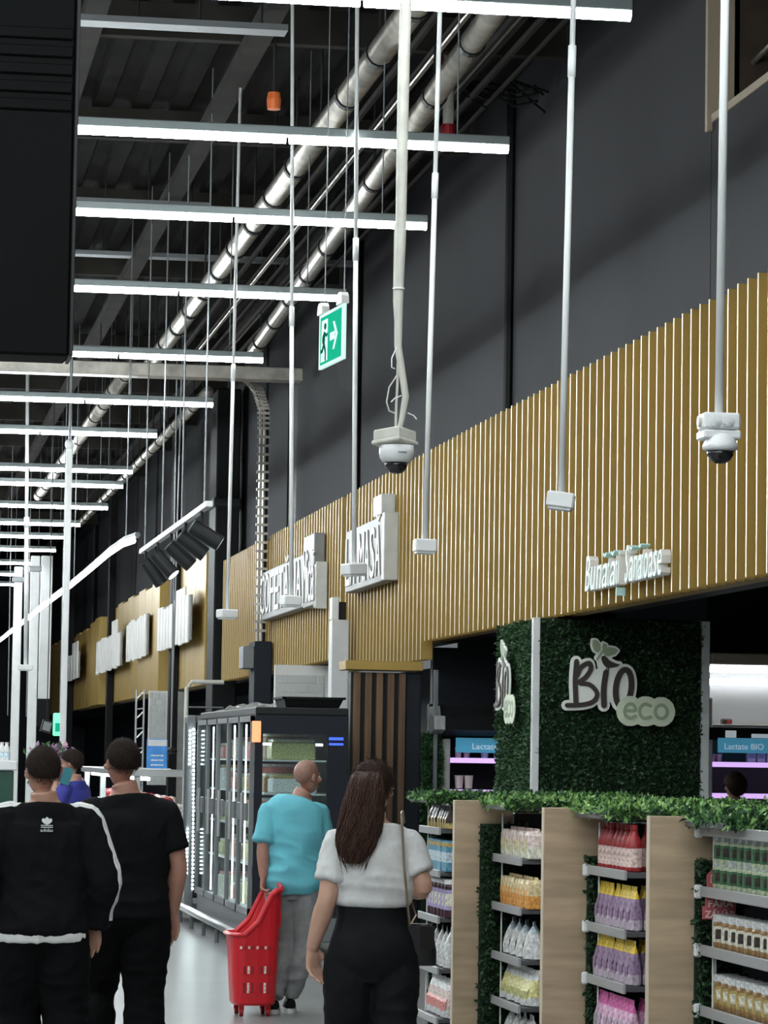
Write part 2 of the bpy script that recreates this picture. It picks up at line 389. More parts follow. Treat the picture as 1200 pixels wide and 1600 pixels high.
# ================================================================== PIPES UNDER THE ROOF
def roof_pipe(a, b, r_, label, nclamp, mat='galv'):
    t = thing('roof_pipe', label, 'pipe', (a+b)/2)
    d = (b-a); MB().tube([a, b], r_, 14).build('pipe', mat, t, smooth=True)
    for k in range(nclamp):
        p = a+d*((k+.5)/nclamp); e = d.normalized()
        MB().tube([p-e*.05, p+e*.05], r_*1.14, 14).build('clamp', 'black', t)
        MB().tube([p+Vector((0, 0, r_)), Vector((p.x, p.y, ZC))], .012, 5).build('hanger', 'charcoal', t)
    return t
pa, pb = onz(655, 0, 7.2), onz(235, 570, 7.2)
roof_pipe(pa+(pa-pb)*.25, pb, .105, 'long silvery roof pipe, left and longer of the two', 17)
pa2, pb2 = onz(770, 20, 7.2), onz(397, 548, 7.2)
roof_pipe(pa2+(pa2-pb2)*.1, pb2, .095, 'silvery roof pipe running close along the dark wall', 11)
roof_pipe(onz(205, 572, 6.95), onz(60, 775, 6.95), .1, 'far silvery roof pipe beyond the pale cross beam', 12)
roof_pipe(onz(325, 612, 6.95), onz(125, 818, 6.95), .08, 'far pipe along the foot of the dark wall panels', 20)
vp = thing('drop_pipe', 'pale vertical pipe with dark red collars under the roof', 'pipe', at(700, 210, 27))
q0, q1 = at(702, 85, 27), at(700, 212, 27)
MB().tube([q0, q1], .048, 12).build('pipe', 'pvc_old', vp, smooth=True)
MB().tube([q0, Vector((q0.x, q0.y, ZC))], .044, 12).build('pipe', 'pvc_old', vp, smooth=True)
for q in (at(702, 102, 27), at(700, 203, 27)): MB().tube([q-Vector((0, 0, .045)), q+Vector((0, 0, .045))], .06, 12).build('collar', 'red_dark', vp)
cab = thing('cable_bundle', 'tangle of dark cables at the top of the dark wall', 'cable', at(780, 140, 27.5))
for k in range(7):
    pp = [at(700+rnd.uniform(-30, 20), 125+rnd.uniform(-10, 25), 27.5), at(760, 148+rnd.uniform(-22, 22), 27.6), at(805, 150+rnd.uniform(-25, 25), 27.4), at(850+rnd.uniform(-15, 10), 150+rnd.uniform(-20, 28), 27.2)]
    MB().tube(pp, .014, 6).build('cable', 'black', cab)
# cross beam, cable trays, beacon
p0, p1 = at(-60, 561, 42.5), at(372, 583, 42.5)
tag(MB().cbox(p0.x-8, 5.6, 42.5, 42.8, p1.z-.08, p1.z+.1, .01).build('cross_beam', 'galv', loc=((p0.x+p1.x)/2, 42.6, p1.z)), 'pale grey beam crossing under the roof beside the black bulkhead', 'beam')
for (px0, px1, py, Y_, nm) in ((60, 450, 42, 24.8, 'nearest, just under the topmost light row'), (60, 330, 318, 33.5, 'second nearest, above the third light row'), (60, 560, 408, 38, 'long and thin, below the third light row'), (60, 300, 545, 43.5, 'lowest, close to the pale cross beam')):
    a_, b_ = at(px0, py, Y_), at(px1, py+6, Y_)
    t = thing('cable_tray', 'perforated metal cable tray under the roof, '+nm, 'cable tray', (a_+b_)/2, 'cable trays')
    MB().box(a_.x-6, b_.x, Y_, Y_+.22, b_.z, b_.z+.008).build('tray_floor', 'steel_grey', t)
    MB().box(a_.x-6, b_.x, Y_-.006, Y_, b_.z, b_.z+.05).build('lip', 'steel_grey', t)
    for k in range(4):
        xx = b_.x-.2-k*(b_.x-a_.x)/4
        MB().tube([(xx, Y_+.1, b_.z), (xx, Y_+.1, ZC)], .01, 5).build('hanger', 'charcoal', t)
ob = at(428, 156, 26); ot = thing('beacon', 'small orange beacon fixed under the roof', 'beacon', ob)
MB().lathe([(.0, -.09), (.055, -.08), (.06, .0), (.05, .06), (.0, .07)], ob, 12).build('body', 'orange_lit' if 0 else 'red_plastic', ot)
M('orange', (.75, .17, .04), .5); ot.children[0].data.materials[0] = MATS['orange']
MB().tube([ob+Vector((0, 0, .06)), Vector((ob.x, ob.y, ZC))], .012, 5).build('rod', 'charcoal', ot)
# flat conduits hugging the roof, seen between the pipes
for k in range(9):
    x0 = 4.05+.14*k+.05*(k % 3)
    t = tag(MB().tube([(x0, 19, 7.62), (x0+.06, 47, 7.62)], .022+.012*(k % 2), 6).build('roof_conduit', 'galv' if k % 3 == 0 else 'ceilbeam', loc=(x0, 19, 7.6)), 'thin conduit under the roof, %s of nine counted towards the dark wall' % ORD[k], 'conduit', 'roof conduits')

# cable ladder coming down the wall
lad = thing('cable_ladder', 'galvanised cable ladder bending off the roof and down the column', 'cable ladder', onx(412, 1005, 5.1))
LY = onx(405, 800, 5.2).y
lp = [onx(366, 588, 5.2), onx(384, 594, 5.2), onx(398, 610, 5.2), onx(407, 640, 5.2), onx(409, 670, 5.2), onx(406, 1000, 5.2)]
lp = [Vector((5.2, p.y if i < 4 else LY, p.z)) for i, p in enumerate(lp)]
for dy in (-.0, .22):
    MB().tube([p+Vector((.06 if dy else 0, dy*.2, 0)) for p in lp], [(.02, .05)]*len(lp), 6).build('rail', 'galv', lad)
MB().tube([p+Vector((.13, .5, 0)) for p in lp[3:]], .045, 6).build('conduit', 'charcoal', lad)
for k in range(1, 5):
    a_, b_ = lp[k], lp[k+1]; nr = max(4, int((b_-a_).length/.12))
    for j in range(nr):
        p = a_+(b_-a_)*(j/nr); MB().box(p.x-.05, p.x+.12, p.y-.06, p.y-.03, p.z, p.z+.035).build('rung', 'galv', lad)
MB().tube([lp[0], (lp[0].x, lp[0].y, ZC+.07)], .02, 6).build('hanger', 'galv', lad)
sc = thing('service_column', 'dark grey boxed column below the cable ladder', 'column', (5.2, 43.9, 0))
MB().cbox(5.14, 5.38, 43.6, 44.2, 0, 3.32, .01).build('shaft', 'wall_navy', sc)
q = at(372, 1046, 44.2); q2 = at(401, 1012, 44.2)
MB().cbox(q.x, 5.14, 43.62, 44.1, q.z, q2.z, .01).build('junction_box', 'steel_grey', sc)

# ================================================================== HANGING SENSORS, CAMERAS, EXIT SIGN
def hanging_sensor(px, py, px_top, py_top, wpx, label, tilt, Z=3.0, r_=.016, sleeve=None):
    p = onz(px, py, Z); top = at(px_top, py_top, p.y); top.z = max(top.z, 5.6)
    d = (top-p); top = p+d*((ZC-p.z)/d.z); w_ = wpx/F*p.y
    t = thing('ceiling_sensor', label, 'sensor', p, 'hanging sensors')
    MB().tube([p+Vector((0, 0, .02)), p+(top-p)*.42], r_, 10).build('pole', 'pvc', t, smooth=True)
    MB().tube([p+(top-p)*.42, top], r_*.86, 10).build('pole', 'pvc', t, smooth=True)
    MB().tube([p+(top-p)*.40, p+(top-p)*.43], r_*1.25, 10).build('sleeve', 'pvc', t, smooth=True)
    bx = MB().cbox(-w_/2, w_/2, -w_*.4, w_*.4, -.055, .02, .008); rot = Matrix.Rotation(tilt[1], 3, 'Z') @ Matrix.Rotation(tilt[0], 3, 'Y')
    bx.v = [tuple(p+rot@Vector(v)) for v in bx.v]; bx.build('sensor_box', 'white_plastic', t)
    b3 = MB().cbox(-w_*.42, w_*.42, -w_*.33, w_*.33, -.066, -.054, .004); b3.v = [tuple(p+rot@Vector(v)) for v in b3.v]; b3.build('cover', 'pvc', t)
    return t
hanging_sensor(877, 776, 897, 0, 44, 'white sensor box on a pole, nearest, left of the teal sign', (R(7), R(-16)))
hanging_sensor(664, 848, 687, 30, 35, 'white sensor box on a pole right of the domed camera on the thick conduit', (R(1), R(0)))
hanging_sensor(553, 885, 558, 30, 34, 'white sensor box on a pole hanging before the sign ending in MASĂ', (R(-4), R(24)))
hanging_sensor(455, 935, 457, 25, 30, 'white sensor box on a pole hanging before the pastry sign', (R(0), R(10)), 2.93)
hanging_sensor(355, 956, 377, 80, 29, 'white sensor box on a pole hanging left of the cable ladder', (R(0), R(18)))
hanging_sensor(40, 1041, 43, 600, 22, 'white sensor box on a pole, farthest, among the white columns', (R(0), R(0)), 3.0, .03)

c1 = at(617, 690, 14.0)
t = thing('dome_camera', 'dome camera in a weathered box under a thick drooping conduit', 'camera', c1)
rot = Matrix.Rotation(R(-8), 3, 'X') @ Matrix.Rotation(R(45), 3, 'Z')
hx = MB().cbox(-.07, .07, -.07, .07, -.0, .05, .006); hx.v = [tuple(c1+rot@Vector(v)) for v in hx.v]; hx.build('junction_box', 'pvc_old', t)
hx = MB().cbox(-.077, .077, -.077, .077, -.018, .003, .006); hx.v = [tuple(c1+rot@Vector(v)) for v in hx.v]; hx.build('box_lid', 'pvc_old', t)
cc = c1+Vector((.008, 0, -.018))
hs = MB().lathe([(.0, 0), (.077, 0), (.078, -.03), (.074, -.055), (.062, -.075), (.052, -.076), (0, -.076)], cc, 28).build('housing', 'white_plastic', t, smooth=True)
MB().cbox(cc.x-.004, cc.x+.034, cc.y-.0795, cc.y-.072, cc.z-.037, cc.z-.032, .001).build('printed_mark', 'steel_grey', hs)
MB().lathe([(.052, -.076), (.05, -.09), (.042, -.108), (.026, -.122), (.001, -.127)], cc, 24).build('dome', 'dome', t, smooth=True)
pts = [at(*q, 14.0) for q in ((621, 684), (628, 655), (634, 620), (628, 580), (622, 540), (623, 470), (626, 380), (628, 250), (631, 100), (634, 0))]
pts.append(Vector((pts[-1].x, 14, ZC)))
MB().tube(pts, [.011, .013, .016, .016, .017, .02, .024, .026, .027, .026, .026], 10).build('conduit', 'pvc_old', t, smooth=True)
MB().tube([at(*q, 14.02) for q in ((618, 684), (619, 640), (621, 600), (622, 560), (616, 470), (618, 350))], .006, 6).build('rod', 'pvc_old', t)
MB().tube([at(*q, 13.97) for q in ((620, 542), (612, 560), (612, 574), (617, 576))], .003, 5).build('loose_cable', 'pvc', t)
MB().tube([at(*q, 13.97) for q in ((621, 585), (608, 605), (604, 628), (608, 642), (618, 646))], .0035, 5).build('loose_cable', 'pvc_old', t)
MB().tube([at(*q, 13.97) for q in ((627, 618), (617, 622), (611, 628))], .003, 5).build('cable_tie', 'pvc', t)
MB().tube([at(*q, 13.97) for q in ((637, 645), (646, 649), (651, 655))], .003, 5).build('cable_tie', 'pvc', t)
k_ = at(623, 451, 14); MB().tube([k_-Vector((0, 0, .004)), k_+Vector((0, 0, .004))], .027, 10).build('cable_tie', 'pvc', t)

c2 = at(1123, 662, 14.0)
t = thing('dome_camera', 'white dome camera on a straight pole at upper right', 'camera', c2)
MB().cbox(c2.x-.085, c2.x+.085, 13.93, 14.07, c2.z-.03, c2.z+.045, .01).build('junction_box', 'white_plastic', t)
MB().cbox(c2.x-.086, c2.x+.088, 13.925, 14.075, c2.z-.075, c2.z-.034, .008).build('bracket', 'white_plastic', t)
for dx in (-.036, .024):
    kn = MB()
    for rr_, l_ in ((.027, .012), (.02, .018), (.009, .022)): kn.tube([(c2.x+dx, 13.93, c2.z+.006), (c2.x+dx, 13.93-l_, c2.z+.006)], rr_, 16)
    kn.build('knockout', 'pvc', t)
for sx in (-1, 1): MB().tube([(c2.x+sx*.083, 14, c2.z+.005), (c2.x+sx*.098, 14, c2.z+.005)], .024, 12).build('knockout', 'pvc_old', t)
cc = c2+Vector((0, -.03, -.042))
MB().lathe([(0, .0), (.035, -.001), (.062, -.02), (.08, -.06), (.081, -.076), (.066, -.086), (0, -.086)], cc, 26).build('housing', 'white_plastic', t, smooth=True)
MB().lathe([(.064, -.086), (.06, -.104), (.046, -.126), (.025, -.14), (.001, -.144)], cc, 24).build('dome', 'dome', t, smooth=True)
tp = at(1133, 0, 14); tp = c2+(tp-c2)*((ZC-c2.z)/(tp.z-c2.z))
MB().tube([c2+Vector((0, 0, .04)), tp], .02, 12).build('pole', 'pvc', t, smooth=True)
md = c2+(tp-c2)*.22
# exit sign
eA, eB = at(503, 540, 20.6), at(541, 517, 19.95)
ax = (eB-eA); ax.z = 0; W_ = ax.length; ax.normalize(); az = Vector((0, 0, 1)); nrm = ax.cross(az)
ec = (eA+eB)/2; ec.z = (at(503, 538, 20.6).z+at(541, 515, 19.95).z)/2; HH = .355
t = thing('exit_sign', 'lit green exit sign with running figure and arrow, hanging', 'exit sign', ec)
def panel2(poly, th, m, o=0., nm='plate'):
    return MB().prism(poly, ec+nrm*o, ax, az, th).build(nm, m, t)
w2, h2 = W_/2, HH/2
panel2([(-w2, -h2), (w2, -h2), (w2, h2), (-w2, h2)], .02, 'exit_white', 0, 'light_panel')
iw, ih = w2-.045, h2-.022
panel2([(-iw, -ih), (iw, -ih), (iw, ih), (-iw, ih)], .003, 'exit_green', .02, 'green_field')
sx = W_/.68
panel2([(-.26*sx, -.14), (-.08*sx, -.14), (-.08*sx, .13), (-.24*sx, .13)], .003, 'exit_white', .023, 'doorway')
fg = MB()
def st(a, b, w_): 
    a, b = Vector((a[0]*sx, a[1])), Vector((b[0]*sx, b[1])); d = (b-a).normalized(); n = Vector((-d.y, d.x))*w_
    fg.prism([tuple(a-n), tuple(b-n), tuple(b+n), tuple(a+n)], ec+nrm*.026, ax, az, .003)
for s_ in (((-.15, .05), (-.17, -.03), .02), ((-.17, -.03), (-.21, -.07), .014), ((-.21, -.07), (-.25, -.07), .012), ((-.16, -.03), (-.12, -.08), .014), ((-.12, -.08), (-.12, -.14), .012), ((-.15, .04), (-.2, .02), .01), ((-.2, .02), (-.2, -.02), .009), ((-.14, .04), (-.1, .02), .009), ((-.1, .02), (-.07, .03), .009)): st(*s_)
fg.prism([((-.135+.028*math.cos(a_))*sx, .085+.022*math.sin(a_)) for a_ in [math.pi*k/5 for k in range(10)]], ec+nrm*.026, ax, az, .003)
fg.build('running_figure', 'exit_ink', t)
panel2([(.0, -.025), (.13*sx, -.025), (.13*sx, .025), (.0, .025)], .003, 'exit_white', .024, 'arrow')
panel2([(.08*sx, -.09), (.12*sx, -.09), (.21*sx, .0), (.12*sx, .09), (.08*sx, .09), (.16*sx, 0)], .003, 'exit_white', .0245, 'arrow_head')
for s_ in (-.8, .8):
    q = ec+ax*(w2*s_)+az*h2
    MB().prism([(-.07, 0), (.07, 0), (.06, .05), (.03, .075), (-.03, .075), (-.06, .05)], q-nrm*.015, ax, az, .05).build('bracket', 'offwhite', t)
    MB().tube([q+az*.06, Vector((q.x, q.y, ZC))], .004, 5).build('hanging_wire', 'steel_grey', t)

# spotlight track
pA, pB = onz(327, 787, 4.0), onz(222, 862, 4.0)
t = thing('spotlight_track', 'white ceiling track carrying black spotlights', 'light track', pA)
MB().obox((pA+pB)/2, (.06, (pB-pA).length, .05), (pB-pA).to_track_quat('Y', 'Z').to_matrix()).build('track', 'white_paint', t)
for f_ in (.06, .36, .66, .95):
    q = pA+(pB-pA)*f_; MB().tube([q, Vector((q.x, q.y, ZC))], .009, 5).build('hanging_wire', 'steel_grey', t)
spots = [((240, 895), 'leftmost of the five, aimed down', -20), ((257, 882), 'second from the left, lamp shining towards us', -20), ((282, 868), 'middle of the five', -30), ((301, 852), 'second from the right', -38), ((322, 836), 'rightmost of the five, nearest', -58)]
for i, ((px, py), lb, ang) in enumerate(spots):
    f_ = .93-.21*i; q = pA+(pB-pA)*f_; c = at(px, py, q.y)
    s = thing('spotlight', 'black cylinder spotlight on the track, '+lb, 'spotlight', c, 'track spotlights')
    d = Vector((math.sin(R(35+6*i)), -.25 if i == 1 else -.1, -math.cos(R(35+6*i)))).normalized()
    L_, r_ = .15, .075
    MB().tube([c-d*L_, c-d*L_*.97, c+d*L_], [r_*.94, r_, r_], 18).build('barrel', 'charcoal', s, smooth=False)
    MB().tube([c+d*L_, c+d*(L_+.004)], r_*.86, 18).build('lens', 'spot_lens' if i == 1 else 'dome', s)
    MB().tube([c-d*(L_+.012), c-d*L_], r_*.9, 18).build('end_cap', 'steel_grey' if i > 1 else 'charcoal', s)
    MB().tube([Vector((q.x, q.y, q.z-.02)), Vector((q.x, q.y, c.z+.08)), c], .014, 6).build('arm', 'charcoal', s)

# ================================================================== WALL SIGNS
yv = Vector((0, -1, 0))
def wall_sign(name, label, pl, pr_, zc, h, X, rows, backing=True, italic=0):
    """letters lie on the plane x = X, reading towards the camera; rows: (text, y_start, y_end, z_base, cap height)"""
    yl, yr = onx(pl, 900, X).y, onx(pr_, 900, X).y
    t = thing(name, label, 'sign', (X, yr, zc))
    return t, yl, yr
def cap_text(mb, txt, X, y_far, y_near, z, h, ext=.03, m=0, ms=1, **k):
    put_text(mb, txt, (X-ext*1.0, y_far, z), (0, -1, 0), (0, 0, 1), h/.70, ext, width=abs(y_far-y_near), m=m, ms=ms, **k)
def letters_as_parts(t, txt, X, y_far, y_near, z, h, ext=.008, mats=('letter', 'letter_shade'), **k):
    """each letter of the sign a part of its own"""
    adv = [(.35 if c in 'IiljtțĂ' and c in 'Iiljtț' else .55 if c == ' ' else 1.25 if c in 'Mm' else 1.) for c in txt]
    tot = sum(adv); p = 0
    for c, a_ in zip(txt, adv):
        y0 = y_far+(y_near-y_far)*(p+.06)/tot; y1 = y_far+(y_near-y_far)*(p+a_-.06)/tot; p += a_
        if c == ' ': continue
        mb = MB(); base = {'Ă': 'A', 'ă': 'a', 'ț': 't', 'ș': 's'}.get(c, c)
        hh = h if c not in 'acemnorsuăvxz' else h
        put_text(mb, base, (X-ext, y0, z), (0, -1, 0), (0, 0, 1), hh/.70, ext, width=abs(y1-y0), m=0, ms=1, **k)
        if c in 'Ăă':
            zt = z+(h*1.06 if c == 'Ă' else h*.82); ym = (y0+y1)/2; w_ = abs(y1-y0)*.3
            for s_ in (-1, 1): mb.obox((X-ext, ym+s_*w_*.5, zt+h*.06), (ext*2, w_*1.15, h*.05), Matrix.Rotation(R(26*s_), 3, 'X'), 0)
        if c == 'ț': mb.box(X-2*ext, X, min(y0, y1)+.02, max(y0, y1)-.02, z-h*.3, z-h*.08, 0)
        if mb.v: mb.build('letter', list(mats), t)
XL = XG-.14
def sign_z(px, py, X=XL): return onx(px, py, X).z
def sign_y(px, X=XL): return onx(px, 900, X).y
# LA MASĂ
yl, yr = sign_y(540), sign_y(622, XG); z0, z1 = sign_z(610, 893), sign_z(612, 806)
t = thing('wall_sign', 'white letter sign reading LA MASĂ on the gold slats', 'sign', (XL, yr, z0))
ylen = yl-yr
zb0 = z0-.1
MB().cbox(XL, XG-.004, yr, yl, z0-.07, z1+.05, .01).build('backing', 'letter_shade', t)
MB().cbox(XL-.02, XG-.004, yr-.02, yr+.12, z0-.07, z1+.07, .01).build('end_block', 'offwhite', t)
letters_as_parts(t, 'LA MASĂ', XL, yl-.05, yr+.25, z0+.0, z1-z0-.03)
MB().cbox(XL-.02, XG-.004, yr+.2, yr+.75, z1+.06, z1+.28, .01).build('accent_block', 'offwhite', t)
# COFETĂRIA Mică
yl, yr = sign_y(408), sign_y(512, XG); z0 = sign_z(470, 942); z1 = sign_z(466, 872)
t = thing('wall_sign', 'white letter sign reading COFETĂRIA Mică on the gold slats', 'sign', (XL, yr, z0))
ym = sign_y(474)
MB().cbox(XL, XG-.004, ym, yl, z0-.06, z1+.02, .01).build('backing', 'letter_shade', t)
zM = sign_z(495, 830); ym2 = sign_y(490)
MB().cbox(XL, XG-.004, ym2, ym, z0-.08, zM, .01).build('backing', 'letter_shade', t)
MB().cbox(XL, XG-.004, yr, ym2, z0-.12, sign_z(506, 875), .01).build('backing', 'letter_shade', t); MB().cbox(XL-.006, XG-.002, yr-.01, yr+.02, z0-.13, sign_z(506, 872), .006).build('end_block', 'offwhite', t)
letters_as_parts(t, 'COFETĂRIA', XL, yl-.05, ym+.1, z0+.02, z1-z0-.04)
letters_as_parts(t, 'Mică', XL, ym-.05, yr+.1, z0-.02, (zM-z0)*.82)
# Bunătăți Sănătoase (teal)
yl, yr = sign_y(914, XG-.07), sign_y(1050, XG); za = sign_z(985, 905)
t = thing('wall_sign', 'teal faced script sign with thick white sides near the right edge', 'sign', (XL, yr, za))
slope = -.0
zb_ = sign_z(985, 910, XG-.04)
def teal_word(word, ya, yb, z, h):
    letters_as_parts(t, word, XG-.006, ya, yb, z, h, .034, ('teal_letter', 'letter'), shear=.25)
ymid = sign_y(978, XG-.05)
teal_word('Bunătăți', yl, ymid+.1, zb_, .27)
teal_word('Sănătoase', ymid-.05, yr, zb_, .27)
# far unreadable white signs: blocks of tall thin white letters
for (xa, xb, yt, yb, nl, lb, tail) in ((245, 303, 940, 1008, 10, 'nearest, below the spotlights', (282, 300, 917)), (197, 236, 965, 1027, 9, 'second, level with the lit spotlight', None), (151, 195, 992, 1045, 9, 'third, left of the dark strip', (178, 189, 968)), (98, 129, 1022, 1062, 6, 'farthest, behind the thin white post', (117, 127, 1002))):
    X_ = XG-.22; ya, yb_ = sign_y(xb, X_+.05), sign_y(xa, X_-.06)
    z0, z1 = onx((xa+xb)/2, (yb), X_).z, onx((xa+xb)/2, yt, X_).z
    t = thing('wall_sign', 'distant white letter sign on gold boards, '+lb, 'sign', (X_, ya, z0), 'far white signs')
    MB().cbox(X_, X_+.04, ya, yb_, z0, z1, .01).build('backing', 'letter_shade', t)
    MB().box(X_+.04, XG-.13, ya+.3, ya+.4, z0+.2, z0+.3).box(X_+.04, XG-.13, yb_-.4, yb_-.3, z0+.2, z0+.3).build('bracket', 'charcoal', t)
    st_ = (yb_-ya)/nl
    for k in range(nl):
        zz = z1+rnd.uniform(-.06, .02)
        if tail and tail[0] < xb-(xb-xa)*(k+.5)/nl < tail[1]: zz = onx((tail[0]+tail[1])/2, tail[2], X_).z
        MB().cbox(X_-.04, X_+.0, ya+k*st_+.08, ya+(k+1)*st_-.12, z0-rnd.uniform(0, .05), zz, .01).build('letter', 'letter', t)

# ================================================================== COLUMNS AND PARTITIONS
def post(name, label, px0, px1, y_top, Y, mat='white_paint', z0=0., cat='column', d=None):
    a_, b_ = at(px0, y_top, Y), at(px1, y_top, Y); d = d or (b_.x-a_.x)
    t = thing(name, label, cat, ((a_.x+b_.x)/2, Y, z0))
    MB().cbox(a_.x, b_.x, Y, Y+d, z0, a_.z, .01).build('shaft', mat, t)
    return t, a_, b_
t, a_, b_ = post('white_column', 'light grey column between the pastry sign and batten wall', 519, 546, 968, 36.0, 'white_paint', 0, 'column', .25)
c_, d_ = at(519, 933, 36), at(530, 933, 36)
MB().cbox(c_.x, d_.x, 36, 36.2, a_.z, c_.z, .006).build('top_fin', 'letter', t)  # narrow upper part, its lit look put into a whiter colour
MB().cbox(d_.x+.01, b_.x-.03, 36.06, 36.24, a_.z, at(535, 940, 36).z, .006).build('top_bracket', 'charcoal', t)
t, a_, b_ = post('white_column', 'white column at far left, first from the left edge', 23, 36, 885, 62); MB().cbox(a_.x-.03, b_.x+.03, 61.97, 62.25, a_.z-.3, a_.z-.2, .01).build('clamp', 'steel_grey', t)
t, a_, b_ = post('white_column', 'white column at far left, second and whitest', 49, 63, 868, 60); MB().cbox(a_.x-.03, b_.x+.03, 59.97, 60.25, a_.z-.3, a_.z-.2, .01).build('clamp', 'steel_grey', t)
t, a_, b_ = post('white_column', 'hanging white duct column ending above a dark box at left', 65, 83, 868, 70, z0=at(70, 1092, 70).z); MB().cbox(a_.x-.02, b_.x+.02, 69.98, 70.3, wloc(t).z-.6, wloc(t).z, .01).build('dark_box', 'black', t)
t, a_, b_ = post('thin_post', 'thin white post with a knob on top, before the curved light', 104, 114, 700, 40.0, 'white_paint', 0, 'post', .08)
MB().ell((a_.x/2+b_.x/2, 40.04, a_.z+.05), (.06, .06, .07), n=10).build('knob', 'white_plastic', t, smooth=True)
MB().tube([(a_.x/2+b_.x/2, 40.04, a_.z+.1), (a_.x/2+b_.x/2, 40.04, ZC)], .02, 6).build('rod', 'steel_grey', t)
g_ = at(93, 1132, 45); t = thing('exit_light', 'green lit exit light hanging beside the thin white post', 'exit sign', g_)
MB().cbox(g_.x-.09, g_.x+.05, 45, 45.06, g_.z-.16, g_.z+.16, .015).build('light_panel', 'green_lit', t)
MB().cbox(g_.x-.06, g_.x+.02, 44.99, 45, g_.z-.1, g_.z+.02, .003).build('pictogram', 'exit_green', t)
MB().tube([g_+Vector((0, .03, .15)), Vector((g_.x, 45.03, ZC+.07))], .008, 5).build('hanging_rod', 'steel_grey', t)
k_ = at(73, 1135, 48); t = thing('speaker', 'small dark square speaker left of the green exit light', 'speaker', k_)
MB().obox(k_, (.16, .12, .18), Matrix.Rotation(R(15), 3, 'Y')).build('case', 'charcoal', t)
MB().obox(k_+Vector((0, -.062, 0)), (.12, .01, .13), Matrix.Rotation(R(15), 3, 'Y')).build('grille', 'steel_grey', t)
MB().tube([k_, Vector((k_.x, 48, ZC))], .008, 5).build('hanging_rod', 'charcoal', t)
for k, (px, yt, yb) in enumerate(((12, 1017, 1118), (41, 1055, 1120))):
    p, q = at(px, yb, 66), at(px, yt, 66)
    tag(MB().tube([p, Vector((q.x, 66, ZC))], .012, 5).build('power_cable', 'steel_grey', loc=p), ('left' if k == 0 else 'right')+' thin cord hanging among the white columns at left', 'cord')

# wood batten wall (faces the aisle entrance)
pw = thing('batten_wall', 'dark partition faced with brown wood battens under the gold beam', 'partition', (5.0, 31.1, 0))
a_, b_ = at(549, 1050, 31.1), at(659, 1050, 31.1)
MB().box(a_.x, b_.x, 31.12, 31.3, 0, a_.z).build('backing', 'charcoal', pw)
for k in range(5):
    x0 = at(552+17.6*k, 1100, 31.1).x; MB().cbox(x0, x0+.066, 31.06, 31.12, 0, a_.z-.005, .004).build('batten', 'batten', pw)
x0 = at(634, 1100, 31.1).x; MB().cbox(x0, b_.x-.01, 31.09, 31.12, 0, a_.z-.005, .004).build('dark_panel', 'wall_navy', pw)

# white brick tile pieces
def tiled(label, x0, x1, Y, z0, z1, tw, th):
    t = thing('tiled_wall', label, 'wall', ((x0+x1)/2, Y, z0)); MB().box(x0, x1, Y, Y+.1, z0, z1).build('grout_bed', 'grout', t)
    m = MB().cbox(0, tw-.012, -.012, .002, 0, th-.012, .003).build('tile', 'tile_white'); me = m.data; bpy.data.objects.remove(m)
    hf = MB().cbox(0, tw/2-.012, -.012, .002, 0, th-.012, .003).build('tile', 'tile_white'); mh = hf.data; bpy.data.objects.remove(hf)
    z, row = z0+.005, 0
    while z+th < z1:
        x = x0+.005
        if row % 2: inst('tile', mh, t, (x, Y, z)); x += tw/2
        while x+tw <= x1+.01: inst('tile', me, t, (x, Y, z)); x += tw
        if x+tw/2 <= x1+.01: inst('tile', mh, t, (x, Y, z))
        z += th; row += 1
    return t
a_, b_ = at(430, 1040, 40), at(517, 1040, 40)
tiled('white brick tiled wall piece behind the glass door cooler', a_.x, b_.x, 40, 1.4, 2.9, .21, .115)
a_, b_ = at(233, 1085, 58), at(263, 1085, 58)
tiled('white tiled wall strip above the meat counter', a_.x, b_.x, 58, 1.2, 2.9, .12, .12)
a_, b_ = at(263, 1085, 58.2), at(292, 1085, 58.2)
struct('wall_cream', MB().box(a_.x, b_.x, 58.2, 58.3, 0, 2.9), 'offwhite')
a_, b_ = at(213, 1095, 57), at(225, 1095, 57)
t = thing('lattice_post', 'silvery lattice post left of the white tiled strip', 'post', (a_.x, 57, 0))
for x_ in (a_.x, b_.x): MB().tube([(x_, 57, 0), (x_, 57, 2.9)], .02, 6).build('upright', 'steel', t)
for k in range(16): MB().tube([(a_.x, 57, .1+k*.175), (b_.x, 57, .1+(k+(.8 if k % 2 else .1))*.175)], .014, 5).build('brace', 'steel', t)
a_ = at(292, 1065, 50); b_ = at(320, 1065, 50)
t = thing('steel_frame', 'pale steel pipe frame above the LED lit cooler', 'frame', (a_.x, 50, 0))
MB().tube([(a_.x, 50, 0), (a_.x, 50, a_.z-.1), (a_.x+.08, 50, a_.z), (b_.x+.3, 50, a_.z)], .035, 8).build('pipe', 'offwhite', t)
for k in range(4): MB().tube([(a_.x, 50, 1.9+.2*k), (b_.x+.3, 50, 1.9+.2*k)], .015, 5).build('rail', 'steel_grey', t)

